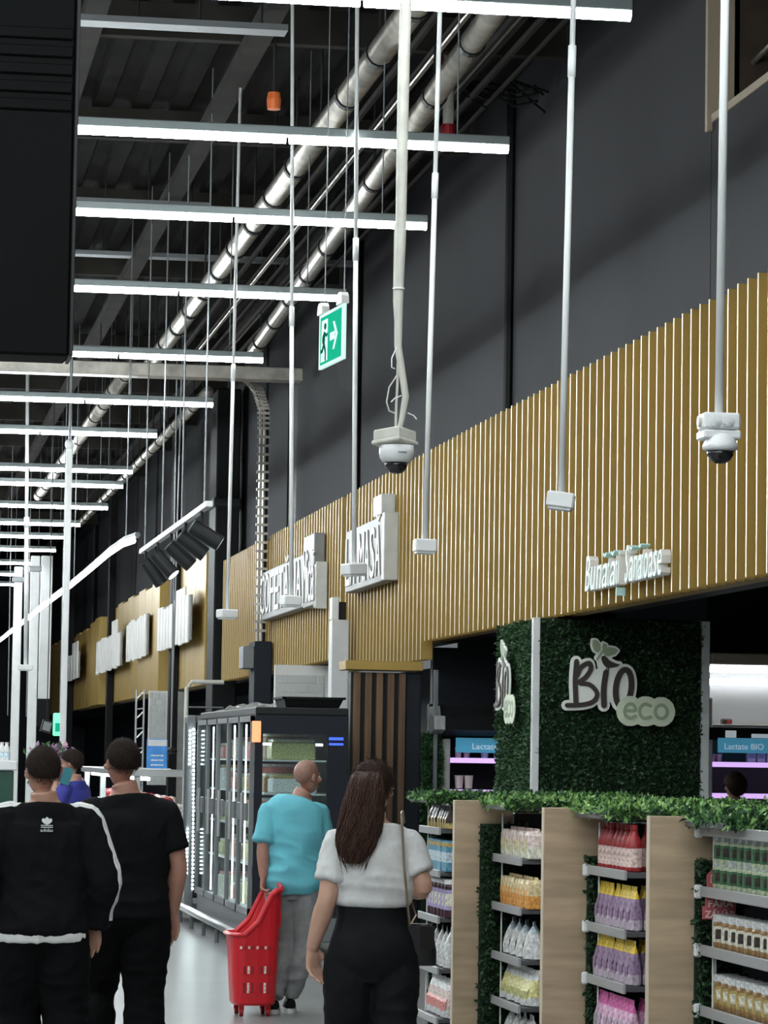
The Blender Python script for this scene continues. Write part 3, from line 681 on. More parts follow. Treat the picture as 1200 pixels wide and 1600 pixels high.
# ================================================================== GREEN LOGO PILLAR
def leaves(n, sampler, size, mats=3, seed=1, droop=0.):
    g = random.Random(seed); mb = MB()
    for _ in range(n):
        p, nr = sampler(g); p = Vector(p); nr = Vector(nr)
        d = Vector((g.gauss(0, 1), g.gauss(0, 1), g.gauss(0, 1))).normalized()
        d = (d+nr*.55+Vector((0, 0, -droop))).normalized(); s_ = d.cross(Vector((g.gauss(0, 1), g.gauss(0, 1), g.gauss(0, 1)))).normalized()
        L_ = size*g.uniform(.6, 1.3); wv = s_*L_*.28; k = len(mb.v); up_ = d.cross(s_)*L_*.12
        mb.v += [tuple(p), tuple(p+d*L_*.5+wv+up_), tuple(p+d*L_), tuple(p+d*L_*.5-wv+up_)]
        mb.f += [(k, k+1, k+2), (k, k+2, k+3)]; mi = g.randrange(mats); mb.m += [mi, mi]
    return mb
PX0, PX1, PY0, PY1, PZ1 = 5.29, 6.75, 25.5, 27.0, 2.91
pil = thing('logo_pillar', 'square pillar clad in green artificial hedge with bio logos', 'pillar', ((PX0+PX1)/2, 26.2, 0))
MB().box(PX0+.06, PX1-.06, PY0+.06, PY1-.06, 0, PZ1).build('core', 'soil', pil)
MB().cbox(PX0-.012, PX0+.05, PY0-.012, PY0+.05, 0, PZ1, .006).build('corner_strip', 'white_paint', pil)
MB().cbox(PX1-.06, PX1+.01, PY0-.012, PY0+.06, 0, PZ1, .006).build('corner_strip', 'white_paint', pil)
MB().box(PX0+.05, PX1-.06, PY0+.03, PY0+.06, 0, PZ1-.01).build('hedge_mat', 'soil', pil)
MB().box(PX0+.03, PX0+.06, PY0+.05, PY1-.06, 0, PZ1-.01).build('hedge_mat', 'soil', pil)
tag(leaves(15000, lambda g: ((g.uniform(PX0+.05, PX1-.06), PY0+g.uniform(-.01, .03), g.uniform(.9, PZ1-.03)), (0, -1, 0)), .042, 3, 11).build('foliage', ['leaf_a', 'leaf_b', 'leaf_c'], pil), kind='stuff')
tag(leaves(12000, lambda g: ((PX0+g.uniform(-.01, .03), g.uniform(PY0+.05, PY1), g.uniform(.9, PZ1-.03)), (-1, 0, 0)), .042, 3, 12).build('foliage', ['leaf_a', 'leaf_b', 'leaf_b'], pil), kind='stuff')
hd = MB().cbox(5.98, PX1, PY0+.03, PY1, PZ1+.005, 3.7, .01)
tag(hd.build('dark_header', 'wall_navy', loc=(6, 26.2, PZ1)), 'dark boxed header above the green pillar', 'header')
def ribbon(pts, w_, closed=False):
    """flat round-ended stroke polygons for one drawn line"""
    out = []
    P = [Vector(p) for p in pts]
    if closed: P.append(P[0])
    for a_, b_ in zip(P, P[1:]):
        d = (b_-a_); 
        if d.length < 1e-6: continue
        d.normalize(); n = Vector((-d.y, d.x))*w_; out.append([a_-n, b_-n, b_+n, a_+n])
    for p in P: out.append([p+Vector((math.cos(q), math.sin(q)))*w_ for q in [2*math.pi*k/10 for k in range(10)]])
    return out
def smooth2(pts, n=5):
    out = []; P = [pts[0]]+list(pts)+[pts[-1]]
    for i in range(1, len(P)-2):
        for k in range(n):
            t_ = k/n; o_ = []
            for c in (0, 1):
                a_, b_, c_, d_ = (P[i+j][c] for j in (-1, 0, 1, 2))
                o_.append(.5*((2*b_)+(-a_+c_)*t_+(2*a_-5*b_+4*c_-d_)*t_*t_+(-a_+3*b_-3*c_+d_)*t_**3))
            out.append(tuple(o_))
    return out+[tuple(pts[-1])]
B1 = smooth2([(372, 262), (367, 340), (371, 432)]); B2 = smooth2([(376, 318), (392, 285), (425, 268), (432, 292), (412, 325), (385, 350), (430, 358), (460, 392), (445, 425), (400, 440), (333, 444)])
I1 = smooth2([(497, 305), (488, 370), (490, 442)])
O1 = [(572+33*math.cos(a_)+7*math.sin(a_), 368-76*math.sin(a_)) for a_ in [2*math.pi*k/22 for k in range(22)]]
E1 = smooth2([(578, 462), (622, 460), (612, 437), (592, 436), (577, 455), (580, 480), (600, 492), (622, 484)])
C1 = smooth2([(686, 440), (662, 434), (642, 450), (642, 476), (660, 492), (687, 486)])
E3 = [(732+26*math.cos(a_), 464-28*math.sin(a_)) for a_ in [2*math.pi*k/16 for k in range(16)]]
bird = [(476, 248), (480, 238), (490, 236), (500, 243), (512, 256), (540, 268), (556, 270), (546, 280), (530, 284), (510, 286), (492, 280), (482, 266)]
leaf1 = [(439, 172), (455, 172), (470, 190), (474, 212), (462, 224), (446, 216), (438, 196)]; leaf2 = [(484, 226), (492, 208), (512, 200), (535, 204), (548, 214), (534, 230), (510, 238), (492, 236)]; leaf3 = [(478, 206), (484, 184), (498, 190), (500, 204), (490, 212)]
SCL = .00196   # metres per drawing unit
def logo(parent, o, ax_, nm):
    az_ = Vector((0, 0, 1)); ax_ = Vector(ax_)
    def put(polys, th, lift, mat, name):
        mb = MB(); nn = ax_.cross(az_)
        for pl in polys:
            pl = [((p[0]-550)*SCL, (345-p[1])*SCL) for p in pl]
            ar = sum(pl[i][0]*pl[(i+1) % len(pl)][1]-pl[(i+1) % len(pl)][0]*pl[i][1] for i in range(len(pl)))
            if ar < 0: pl = pl[::-1]
            mb.prism(pl, Vector(o)+nn*(lift+.00005*len(mb.f)/8), ax_, az_, th)
        return mb.build(name, mat, parent)
    wp = ribbon(B1, 24)+ribbon(B2, 22)+ribbon(I1, 26)+ribbon(O1, 25, True)+[[(385, 280), (440, 290), (600, 300), (600, 420), (385, 440)]]+ribbon([(490, 250), (500, 300)], 34)+ribbon(bird, 12, True)+[bird]+ribbon([(460, 245), (488, 215)], 14)
    wp += ribbon(leaf1, 8, True)+ribbon(leaf2, 8, True)+ribbon(leaf3, 8, True)+[leaf1, leaf2, leaf3]
    put(wp, .012, .0, 'logo_white', 'outline_board')
    put(ribbon(E1, 34)+ribbon(C1, 34)+ribbon(E3, 34, True)+[[(570, 440), (745, 440), (745, 495), (570, 495)]], .008, .0245, 'logo_pale', 'outline_board')
    put(ribbon(B1, 10.5)+ribbon(B2, 9.5), .006, .0245, 'logo_brown', 'letter'); put(ribbon(I1, 12), .006, .0245, 'logo_brown', 'letter'); put(ribbon(O1, 12, True), .006, .0245, 'logo_brown', 'letter')
    put([bird]+ribbon([(500, 284), (498, 300)], 2)+ribbon([(508, 284), (507, 300)], 2), .006, .0247, 'logo_brown', 'bird')
    put([leaf1], .006, .0245, 'logo_sage', 'leaf'); put([leaf2], .006, .0245, 'logo_sage', 'leaf'); put([leaf3], .006, .0245, 'logo_sage', 'leaf')
    put(ribbon([(488, 208), (458, 250)], 4), .006, .0249, 'logo_sage', 'stem')
    for E_, c in ((E1, 0), (C1, 0), (E3, 1)): put(ribbon(E_, 7, bool(c)), .006, .0355, 'logo_sage', 'letter')
lc = at(760+550/2.727, 940+345/2.727, PY0)
lg = thing('logo_sign', 'bio eco logo with bird and leaves on the front of the green pillar', 'sign', (lc.x, PY0-.06, lc.z)); logo(lg, (lc.x, PY0-.075, lc.z), (1, 0, 0), 'front')
ly = onx(799, 1065, PX0-.05)
lg = thing('logo_sign', 'bio eco logo seen edge-on on the left side of the green pillar', 'sign', (PX0-.06, ly.y, ly.z)); logo(lg, (PX0-.075, ly.y, ly.z), (0, -1, 0), 'side')

# ================================================================== DAIRY FRIDGES IN THE ALCOVE
def dairy(label, x0, x1, Y, lit, txt, px_txt, ztop):
    t = thing('dairy_fridge', label, 'fridge', ((x0+x1)/2, Y, 0))
    MB().cbox(x0, x1, Y+.75, Y+.85, 0, ztop, .01).build('back_panel', 'charcoal' if not lit else 'steel_grey', t)
    MB().cbox(x0, x0+.09, Y, Y+.75, 0, ztop-.35, .01).build('side_panel', 'offwhite', t)
    MB().cbox(x1-.05, x1, Y, Y+.75, 0, ztop-.35, .01).build('side_panel', 'charcoal', t)
    MB().cbox(x0, x1, Y-.1, Y+.75, 0, .45, .02).build('base', 'charcoal', t)
    for z in (.75, 1.1, 1.45, 1.76):
        s = MB().cbox(x0+.09, x1-.05, Y+.05, Y+.75, z-.02, z, .004).build('shelf', 'steel_grey', t)
        MB().cbox(x0+.09, x1-.05, Y+.02, Y+.05, z-.045, z+.005, .004).build('price_rail', 'purple_glow', s)  # price rails glow to stand for purple light on the shelves
    zs0, zs1 = at(px_txt, 1176, Y).z, at(px_txt, 1153, Y).z
    hb = MB().cbox(x0+.14, x1-.02, Y-.03, Y, zs0, zs1, .004).build('header_sign', 'cyanstrip', t)
    tm = MB(); put_text(tm, txt, (at(px_txt, 1170, Y).x, Y-.034, zs0+.035), (1, 0, 0), (0, 0, 1), .085, .002, width=.255 if len(txt) < 8 else .4); tm.build('lettering', 'print_white', hb)
    return t
# left unit
x0, x1 = at(690, 1150, 31.0).x, at(1000, 1150, 31.0).x
t = dairy('dark dairy fridge with blue header left of the green pillar', x0, x1, 31.0, False, 'Lactate', 737, 2.3)
z0, z1 = at(700, 1150, 31).z, at(700, 1103, 31).z
MB().rings([[(x_, 31.0-.02, z0), (x_, 30.7, z0+.06), (x_, 30.72, z0+.18), (x_, 30.95, z1-.1), (x_, 31.0, z1), (x_, 31.7, z1), (x_, 31.75, z0)] for x_ in (x0-.02, x1)]).build('canopy', 'black', t)
MB().rings([[(x_, 31.0-.02, z0), (x_, 30.68, z0+.06), (x_, 30.7, z0+.19), (x_, 30.95, z0+.2)] for x_ in (x0-.13, x0-.02)]).build('canopy_end', 'steel', t)
zc0 = at(740, 1120, 30.7)
hp = thing('hedge_panel', 'narrow hedge panel beside the dark dairy fridge', 'hedge', (x0-.1, 31, 0))
hx0, hx1 = at(661, 1150, 30.95).x, x0-.01
hz = at(670, 1147, 30.95).z
MB().box(hx0, hx1, 30.97, 31.1, 0, hz).build('mat', 'soil', hp)
tag(leaves(2600, lambda g: ((g.uniform(hx0, hx1), 30.97-g.uniform(0, .03), g.uniform(.9, hz)), (0, -1, 0)), .045, 3, 13).build('foliage', ['leaf_b', 'leaf_d', 'leaf_a'], hp), kind='stuff')
# right unit
x2, x3 = at(1100, 1150, 31.0).x, at(1330, 1150, 31).x
t = dairy('bright dairy fridge with blue header right of the green pillar', x2, x3, 31.0, True, 'Lactate BIO', 1131, 2.75)
zt_, zb__ = at(1150, 1022, 31).z, at(1150, 1040, 31).z
MB().cbox(x2, x3, 30.7, 31.75, zb__, zt_, .01).build('canopy', 'wood_edge', t)
for k, (ya, yb) in enumerate(((1042, 1051), (1060, 1070))):
    za, zb_ = at(1150, yb, 31.2).z, at(1150, ya, 31.2).z; MB().cbox(x2+.02, x3, 31.2+k*.2, 31.24+k*.2, za, zb_, .01).build('light_tube', 'led_soft', t)
zz = at(1150, 1132, 31.1).z; MB().cbox(x2+.02, x3, 31.05, 31.7, zz-.02, zz, .004).build('upper_shelf', 'white_paint', t)
MB().cbox(x2+.02, x3, 31.0, 31.05, at(1150, 1157, 31).z, zz-.03, .004).build('shutter_box', 'black', t)
c = at(1143, 1128, 31.1); rb = thing('label_printer', 'small dark gadget with red front on the fridge top shelf', 'gadget', (c.x, 31.3, zz))
MB().cbox(c.x-.05, c.x+.05, 31.25, 31.35, zz, zz+.06, .012).build('case', 'charcoal', rb); MB().cbox(c.x-.01, c.x+.035, 31.243, 31.25, zz+.01, zz+.045, .003).build('front', 'red_dark', rb)
tg = at(1142, 1147, 30.99); tag(MB().cbox(tg.x-.055, tg.x+.055, 30.985, 30.998, tg.z-.035, tg.z+.035, .002).build('paper_note', 'print_white', loc=tg), 'white paper note stuck on the bright dairy fridge', 'paper')
tg = at(1188, 1150, 30.99); tag(MB().cbox(tg.x-.09, tg.x+.09, 30.985, 30.998, tg.z-.02, tg.z+.02, .002).build('paper_note', 'print_white', loc=tg), 'wide white paper strip right of the paper note', 'paper')
# tubs and cups on the fridge shelves
M('pinkpot', (.7, .45, .55), .4); M('mauve', (.45, .36, .6), .4); M('cream_pot', (.75, .68, .6), .4); M('palepack', (.62, .6, .8), .5)
def cup(name, label, cat, p, r_, h, m1, m2, group):
    t = thing(name, label, cat, p, group)
    MB().lathe([(0, 0), (r_*.8, 0), (r_, h), (0, h)], (0, 0, 0), 12).build('pot', m1, t, local=True, smooth=False)
    MB().lathe([(0, 0), (r_*1.08, 0), (r_*1.08, .008), (0, .008)], (0, 0, h), 12).build('lid', m2, t, local=True)
    return t
for k, px in enumerate((716, 729, 757, 776)):
    p = at(px, 1190, 31.12); p.z = 1.765
    cup('yogurt_cup', 'pink yogurt cup on the left fridge shelf, %s from the left' % ORD[k], 'yogurt', p, .035+.006*(k == 2), .09 if k < 2 else .07, 'pinkpot' if k < 2 else 'palepack', 'cream_pot', 'left fridge cups')
for k, px in enumerate((717, 732)):
    p = at(px, 1238, 31.12); p.z = 1.465
    cup('milk_carton', 'pale tub on the lower left fridge shelf, %s from the left' % ORD[k], 'tub', p, .045, .12, 'cream_pot', 'wood_edge', 'left fridge tubs')
for k, px in enumerate((1113, 1123)):
    p = at(px, 1200, 31.12); p.z = 1.765
    cup('yogurt_cup', 'mauve yogurt cup on the right fridge shelf, %s from the pillar' % ORD[k], 'yogurt', p, .033, .07, 'pinkpot', 'palepack', 'right fridge cups')
for k, px in enumerate((1173, 1188, 1203)):
    p = at(px, 1200, 31.12); p.z = 1.765
    t = thing('milk_box', 'pale lilac milk box on the right fridge shelf, %s from the left' % ORD[k], 'carton', p, 'milk boxes')
    MB().cbox(-.042, .042, -.04, .04, 0, .1, .004).build('box', 'palepack', t, local=True); MB().cbox(-.03, .03, -.0425, -.04, .04, .08, .001).build('label', 'mauve', t, local=True)

# ================================================================== GONDOLA UNITS WITH WOOD PANELS
WX0, WX1 = 2.74, 3.02
def gondola(Yp, wx0, levels, label, rail=True, hedge=(2.86, 3.02), xr=4.1, ysh=.66, caps=False, seed=0, toplight=True, htop=1.447, panel=True):
    t = thing('gondola_unit', label, 'shelf unit', (wx0+.3, Yp, 0), 'wood panelled shelf units')
    d = wx0-WX0
    if panel: MB().cbox(wx0, wx0+.28, Yp, Yp+.04, 0, 1.557, .003).build('wood_panel', 'wood', t)
    if panel: MB().box(wx0-.004, wx0, Yp+.001, Yp+.039, 0, 1.557).build('edging', 'wood_edge', t)
    MB().cbox(wx0+.285, xr, Yp-.005, Yp+.05, 0, 1.5, .004).build('back_panel', 'blackgloss', t)
    MB().box(hedge[0], hedge[1]+.06, Yp-.02, Yp-.001, 0, htop).build('hedge_mat', 'soil', t)
    h0, h1 = hedge
    tag(leaves(3200, lambda g: ((g.uniform(h0, h1+.06), Yp-.02-g.uniform(0, .03), g.uniform(.2, htop)), (-.2, -1, 0)), .026, 3, 20+seed).build('hedge_foliage', ['leaf_a', 'leaf_b', 'leaf_c'], t), kind='stuff')
    for i, z in enumerate(levels):
        s = MB().cbox(d+2.925, d+3.4, Yp-.04-ysh, Yp-.03, z-.022, z, .003).build('shelf', 'shelf_grey', t)
        MB().cbox(d+2.912, d+2.925, Yp-.04-ysh, Yp-.03, z-.03, z+.008, .002).build('price_rail', 'rail_grey', s)
        if caps: MB().cbox(d+2.895, d+2.925, Yp-.05, Yp-.025, z-.038, z+.012, .006).build('end_cap', 'white_plastic', s)
    MB().tube([(d+2.95, Yp-.1, .05), (d+2.95, Yp-.1, 1.5)], .004, 6).build('upright_rod', 'pvc', t)
    # planter tray on the top
    tr = MB().cbox(d+2.86, xr, Yp-.62, Yp-.03, 1.52, 1.545, .004).build('planter_tray', 'shelf_grey', t)
    tag(leaves(6500, lambda g: ((g.uniform(d+2.85, xr+.05), g.uniform(Yp-.66, Yp+.04), 1.54+abs(g.gauss(0, .012))), (0, -.2, .5)), .032, 3, 40+seed).build('planter_leaves', ['leaf_lit', 'leaf_m', 'leaf_d'] if toplight else ['leaf_d', 'leaf_m', 'leaf_a'], t), kind='stuff')
    tag(leaves(1500, lambda g: ((g.uniform(d+2.85, xr+.05), Yp-.62-g.uniform(.0, .04), 1.535+g.uniform(0, .03)), (0, -.6, 0)), .03, 3, 60+seed, .1).build('trailing_leaves', ['leaf_d', 'leaf_m', 'leaf_a'], t), kind='stuff')
    return t
L0 = [1.387, 1.167, .93, .667, .411, .15]; L1 = [1.302, 1.077, .848, .637, .41, .15]; L2 = [1.317, 1.087, .875, .64, .41, .15]; L3 = [1.52, 1.302, 1.093, .878, .64, .41, .15]
gondola(17.05, 2.74, L0, 'black backed shelf unit farthest back, beside the woman', seed=0, toplight=False, xr=4.0, ysh=.6, panel=False, hedge=(2.98, 3.02))
gondola(15.0, 2.74, L1, 'wood panelled shelf unit with orange packs, second from the back', seed=1)
gondola(13.0, 2.75, L2, 'wood panelled shelf unit with red bottles and yellow pouches', seed=2, caps=True, hedge=(2.93, 3.0), htop=1.36)
gondola(11.3, 2.78, L3, 'wood panelled shelf unit with white lidded jars, nearest', seed=3, caps=True, ysh=.9, hedge=(2.945, 3.06), htop=1.4, toplight=False)
lf = at(685, 1275, 17.4)
# free-standing leafy tray at the far end hides the first unit's top
# ---------------------------------------------------------------- product makers (local origin at the base)
def pouch_mb(w_, d, h, seal=.12, m=(0, 1, 2)):
    """stand-up pouch: bulged gusset at the base, flat welded seal at the top, label band in the middle"""
    prof = [(0, .9, .55), (.03, 1, .95), (.25, 1, 1.), (.5, .98, .82), (.72, .97, .5), (1-seal, .97, .14), (1-seal+.01, .98, .07), (1, .98, .06)]
    rg = []
    for f_, a_, b_ in prof:
        hw, hd = w_/2*a_, d/2*b_; ring = []
        for k in range(12):
            q = 2*math.pi*k/12+math.pi/12; cx, cy = math.cos(q), math.sin(q)
            ring.append((hw*math.copysign(abs(cx)**.45, cx), hd*math.copysign(abs(cy)**.7, cy), h*f_))
        rg.append(ring)
    return MB().rings(rg, [m[0], m[0], m[1], m[1], m[2], m[2], m[2]])
def make_pouch(name, label, cat, w_, d, h, mats, group, loc, rz, seal=.12):
    t = thing(name, label, cat, loc, group, rz)
    pouch_mb(w_, d, h, seal).build('bag', mats[:3], t, local=True)
    # printed patch on both faces
    for s_ in (-1, 1):
        mb = MB(); nx = 5; vs = []; fs = []
        for i in range(nx):
            z = h*(.2+.45*i/(nx-1)); dd = d/2*(1.03 if i < 3 else .9-.17*(i-2))
            vs += [(-w_*.3, s_*(dd*.92+.0015), z), (w_*.3, s_*(dd*.92+.0015), z), ]
        fs = [(2*i, 2*i+1, 2*i+3, 2*i+2) if s_ < 0 else (2*i+1, 2*i, 2*i+2, 2*i+3) for i in range(nx-1)]
        mb.add(vs, fs).build('print', mats[3], t, local=True)
    return t
def make_jar(name, label, cat, r_, h, mats, group, loc, lid_h=.022, n=14):
    t = thing(name, label, cat, loc, group)
    MB().lathe([(0, 0), (r_*.95, 0), (r_, .006), (r_, h*.8), (r_*.93, h*.86), (r_*.9, h*.88), (0, h*.88)], (0, 0, 0), n).build('jar', mats[0], t, local=True, smooth=False)
    MB().lathe([(0, h*.86), (r_*.99, h*.86), (r_*.99, h*.86+lid_h), (r_*.94, h*.86+lid_h+.003), (0, h*.86+lid_h+.003)], (0, 0, 0), n).build('lid', mats[1], t, local=True)
    MB().rings([[((r_+.001)*math.cos(a_), (r_+.001)*math.sin(a_), z) for a_ in [R(130+16*k) for k in range(13)]] for z in (h*.2, h*.72)], caps=False).build('label', mats[2], t, local=True)
    MB().rings([[((r_+.0015)*math.cos(a_), (r_+.0015)*math.sin(a_), z) for a_ in [R(205+12*k) for k in range(8)]] for z in (h*.3, h*.62)], caps=False).build('label_print', mats[3], t, local=True)
    return t
def make_bottle(name, label, cat, r_, h, mats, group, loc, n=14):
    t = thing(name, label, cat, loc, group)
    MB().lathe([(0, 0), (r_*.95, 0), (r_, .008), (r_, h*.55), (r_*.85, h*.68), (r_*.5, h*.82), (r_*.42, h*.9), (0, h*.9)], (0, 0, 0), n).build('bottle', mats[0], t, local=True, smooth=True)
    MB().lathe([(0, h*.89), (r_*.48, h*.89), (r_*.48, h), (0, h)], (0, 0, 0), n).build('cap', mats[1], t, local=True)
    lb = MB().lathe([(r_*1.012, h*.1), (r_*1.012, h*.5)], (0, 0, 0), n); lb.f = [f_ for f_ in lb.f if len(f_) == 4]; lb.m = [0]*len(lb.f)
    lb.build('label', mats[2], t, local=True)
    return t
def make_pack(name, label, cat, w_, d, h, mats, group, loc, rz):
    """soft block bag: folded top, bulging faces"""
    t = thing(name, label, cat, loc, group, rz)
    rg = []
    for f_, a_ in ((0, .93), (.04, 1), (.45, 1.04), (.85, 1.), (.95, .9), (1, .82)):
        rg.append([(w_/2*a_*sx_, d/2*a_*sy_, h*f_) for sx_, sy_ in ((-1, -.9), (-.9, -1), (0, -1.07), (.9, -1), (1, -.9), (1.05, 0), (1, .9), (.9, 1), (0, 1.07), (-.9, 1), (-1, .9), (-1.05, 0))])
    MB().rings(rg, [0, 0, 1, 1, 1]).build('bag', mats[:2], t, local=True)
    MB().cbox(-w_*.45, w_*.45, -.004, .004, h*.98, h*1.1, .002).build('top_fold', mats[1], t, local=True)
    for s_ in (-1, 1): MB().cbox(-w_*.28, w_*.28, min(s_*d*.54, s_*d*.545), max(s_*d*.54, s_*d*.545), h*.25, h*.65, .001).build('print', mats[2], t, local=True)
    return t
def make_box(name, label, cat, w_, d, h, mats, group, loc, rz):
    t = thing(name, label, cat, loc, group, rz)
    MB().cbox(-w_/2, w_/2, -d/2, d/2, 0, h, .003).build('carton', mats[0], t, local=True)
    MB().cbox(-w_/2-.001, w_/2+.001, -d/2-.001, d/2+.001, h*.3, h*.62, .001).build('print_band', mats[1], t, local=True)
    MB().cbox(-w_/2-.0012, w_/2+.0012, -d/2-.0012, d/2+.0012, h*.8, h*.93, .001).build('top_band', mats[2], t, local=True)
    return t
for n_, c_ in (('p_red', (.36, .03, .035)), ('p_redlab', (.75, .55, .5)), ('p_yellow', (.72, .5, .05)), ('p_purple', (.30, .2, .32)), ('p_lilac', (.5, .42, .5)), ('p_orange', (.9, .36, .09)), ('p_peach', (.9, .62, .35)), ('p_pink', (.68, .14, .4)), ('p_rose', (.8, .45, .62)), ('p_cream', (.85, .75, .6)), ('p_palepink', (.85, .6, .55)), ('p_olive', (.6, .58, .25)), ('p_white', (.78, .78, .76)), ('p_lemon', (.8, .68, .3)), ('p_salmon', (.75, .28, .25)), ('p_blue', (.12, .32, .45)), ('p_bluewhite', (.55, .65, .72)), ('p_gold', (.5, .36, .12)), ('p_black', (.02, .02, .025)), ('p_coffee', (.05, .035, .03)), ('p_violet', (.42, .36, .58)), ('p_wine', (.06, .02, .03)), ('p_green', (.05, .16, .07)), ('p_palegreen', (.55, .62, .42)), ('p_brownjar', (.38, .22, .09)), ('p_greylid', (.5, .55, .52))):
    M(n_, c_, .4, nz=(70, .4))
PI2 = math.pi/2
def fill(maker, proto_args, Yp, dx, z, rows, along, depth, label, group, y0=None, x0=2.94, jit=.004, skip=None, scale=1.):
    """rows of a product on one shelf: 'along' = (count, step) along the aisle starting at the panel, 'depth' = (count, step) away from the aisle"""
    first = None; y0 = along[1]/2+.075
    for j in range(depth[0]):
        for i in range(along[0]):
            if j > 0 and i < along[0]-2: continue          # hidden behind the front row
            loc = Vector((dx+x0+depth[1]*(j+.5)+rnd.uniform(-jit, jit), Yp-y0-along[1]*i+rnd.uniform(-jit, jit), z+.001))
            lb = label+', '+ORD[i]+' from panel, '+('front row' if j == 0 else ['second', 'third', 'fourth'][j-1]+' row back')
            if first is None: first = maker(*proto_args[0], lb, *proto_args[1], group, loc, *proto_args[2])
            else: dup(first, loc, lb, group, rz=first.rotation_euler.z+rnd.uniform(-.06, .06))
# bay 2: red bottles, yellow pouches, pink pouches
fill(make_bottle, (('juice_bottle',), ('bottle', .033, .185, ('p_red', 'p_red', 'p_redlab')), ()), 13.0, 0, L2[0], 1, (7, .085), (3, .08), 'red juice bottle with white label', 'red juice bottles')
for li, zz in enumerate((L2[1], L2[2])):
    fill(make_pouch, (('snack_pouch',), ('pouch', .085, .06, .175, ('p_lilac', 'p_purple', 'p_yellow', 'p_purple')), (PI2,)), 13.0, 0, zz, 1, (7, .09), (4, .062), 'yellow and purple snack pouch, %s pouch shelf' % ('upper', 'lower')[li], 'yellow snack pouches')
fill(make_pouch, (('snack_pouch',), ('pouch', .085, .06, .18, ('p_rose', 'p_rose', 'p_pink', 'p_lilac')), (PI2,)), 13.0, 0, L2[3], 1, (7, .09), (4, .062), 'bright pink snack pouch on lowest visible shelf', 'pink snack pouches')
# bay 1
fill(make_pack, (('pasta_bag',), ('food bag', .15, .1, .125, ('p_cream', 'p_palepink', 'p_lemon')), (PI2,)), 15.0, 0, L1[0], 1, (4, .165), (3, .12), 'cream and pink food bag, top shelf', 'cream food bags')
fill(make_pack, (('orange_pack',), ('food bag', .07, .09, .13, ('p_orange', 'p_peach', 'p_orange')), (PI2,)), 15.0, 0, L1[1], 1, (8, .08), (3, .1), 'orange and cream wafer bag below the cream bags', 'orange wafer bags')
fill(make_pouch, (('chip_pouch',), ('pouch', .14, .1, .17, ('p_white', 'p_white', 'p_bluewhite', 'p_lemon')), (PI2-.3,)), 15.0, 0, L1[2], 1, (4, .16), (3, .12), 'white chip pouch below the orange bags', 'white chip pouches')
fill(make_pouch, (('chip_pouch',), ('pouch', .14, .1, .165, ('p_white', 'p_lemon', 'p_white', 'p_olive')), (PI2+.25,)), 15.0, 0, L1[3], 1, (4, .16), (3, .12), 'white and yellow chip pouch, second lowest shelf', 'yellow chip pouches')
fill(make_pouch, (('chip_pouch',), ('pouch', .13, .1, .185, ('p_lemon', 'p_white', 'p_white', 'p_lemon')), (PI2-.1,)), 15.0, 0, L1[4], 1, (4, .15), (3, .12), 'pale chip pouch on lowest visible shelf', 'pale chip pouches')
# bay 0
fill(make_pouch, (('coffee_pouch',), ('pouch', .075, .05, .12, ('p_gold', 'p_coffee', 'p_coffee', 'p_gold')), (PI2,)), 17.05, 0, L0[0], 1, (7, .085), (3, .07), 'black and gold coffee pouch behind the woman', 'coffee pouches')
fill(make_box, (('cracker_box',), ('box', .14, .08, .16, ('p_blue', 'p_bluewhite', 'p_gold')), (PI2,)), 17.05, 0, L0[1], 1, (4, .148), (3, .1), 'blue and white cracker box behind the woman', 'cracker boxes')
fill(make_jar, (('syrup_jar',), ('jar', .045, .2, ('p_wine', 'p_white', 'p_violet', 'p_cream')), ()), 17.05, 0, L0[2], 1, (6, .1), (3, .1), 'dark jar with lilac label behind the woman', 'lilac label jars')
fill(make_pouch, (('flour_pouch',), ('pouch', .13, .09, .21, ('p_white', 'p_white', 'p_white', 'p_bluewhite')), (PI2-.2,)), 17.05, 0, L0[3], 1, (4, .145), (3, .12), 'plain white pouch beside the handbag', 'plain white pouches')
fill(make_pouch, (('candy_pouch',), ('pouch', .13, .09, .2, ('p_white', 'p_palepink', 'p_white', 'p_salmon')), (PI2+.2,)), 17.05, 0, L0[4], 1, (4, .145), (3, .12), 'white pouch with pink print, low beside the handbag', 'pink print pouches')
# bay 3
g3 = .03
for k in range(2):
    fill(make_jar, (('dessert_cup',), ('cup', .045, .095, ('p_palegreen', 'p_greylid', 'p_green', 'p_coffee')), ()), 11.3, .04, L3[1]+k*.088, 1, (8, .1), (2, .1), 'green and brown dessert cup, '+('lower' if k == 0 else 'upper')+' layer', 'dessert cups')
fill(make_jar, (('nut_butter_jar',), ('jar', .045, .108, ('p_brownjar', 'p_white', 'p_cream', 'p_coffee')), ()), 11.3, .04, L3[2], 1, (8, .1), (3, .1), 'white lidded jar on the middle jar shelf', 'white lidded jars, upper')
fill(make_jar, (('nut_butter_jar',), ('jar', .048, .112, ('p_brownjar', 'p_white', 'p_gold', 'p_cream')), ()), 11.3, .04, L3[3], 1, (8, .105), (3, .105), 'white lidded jar on the lower jar shelf', 'white lidded jars, lower')
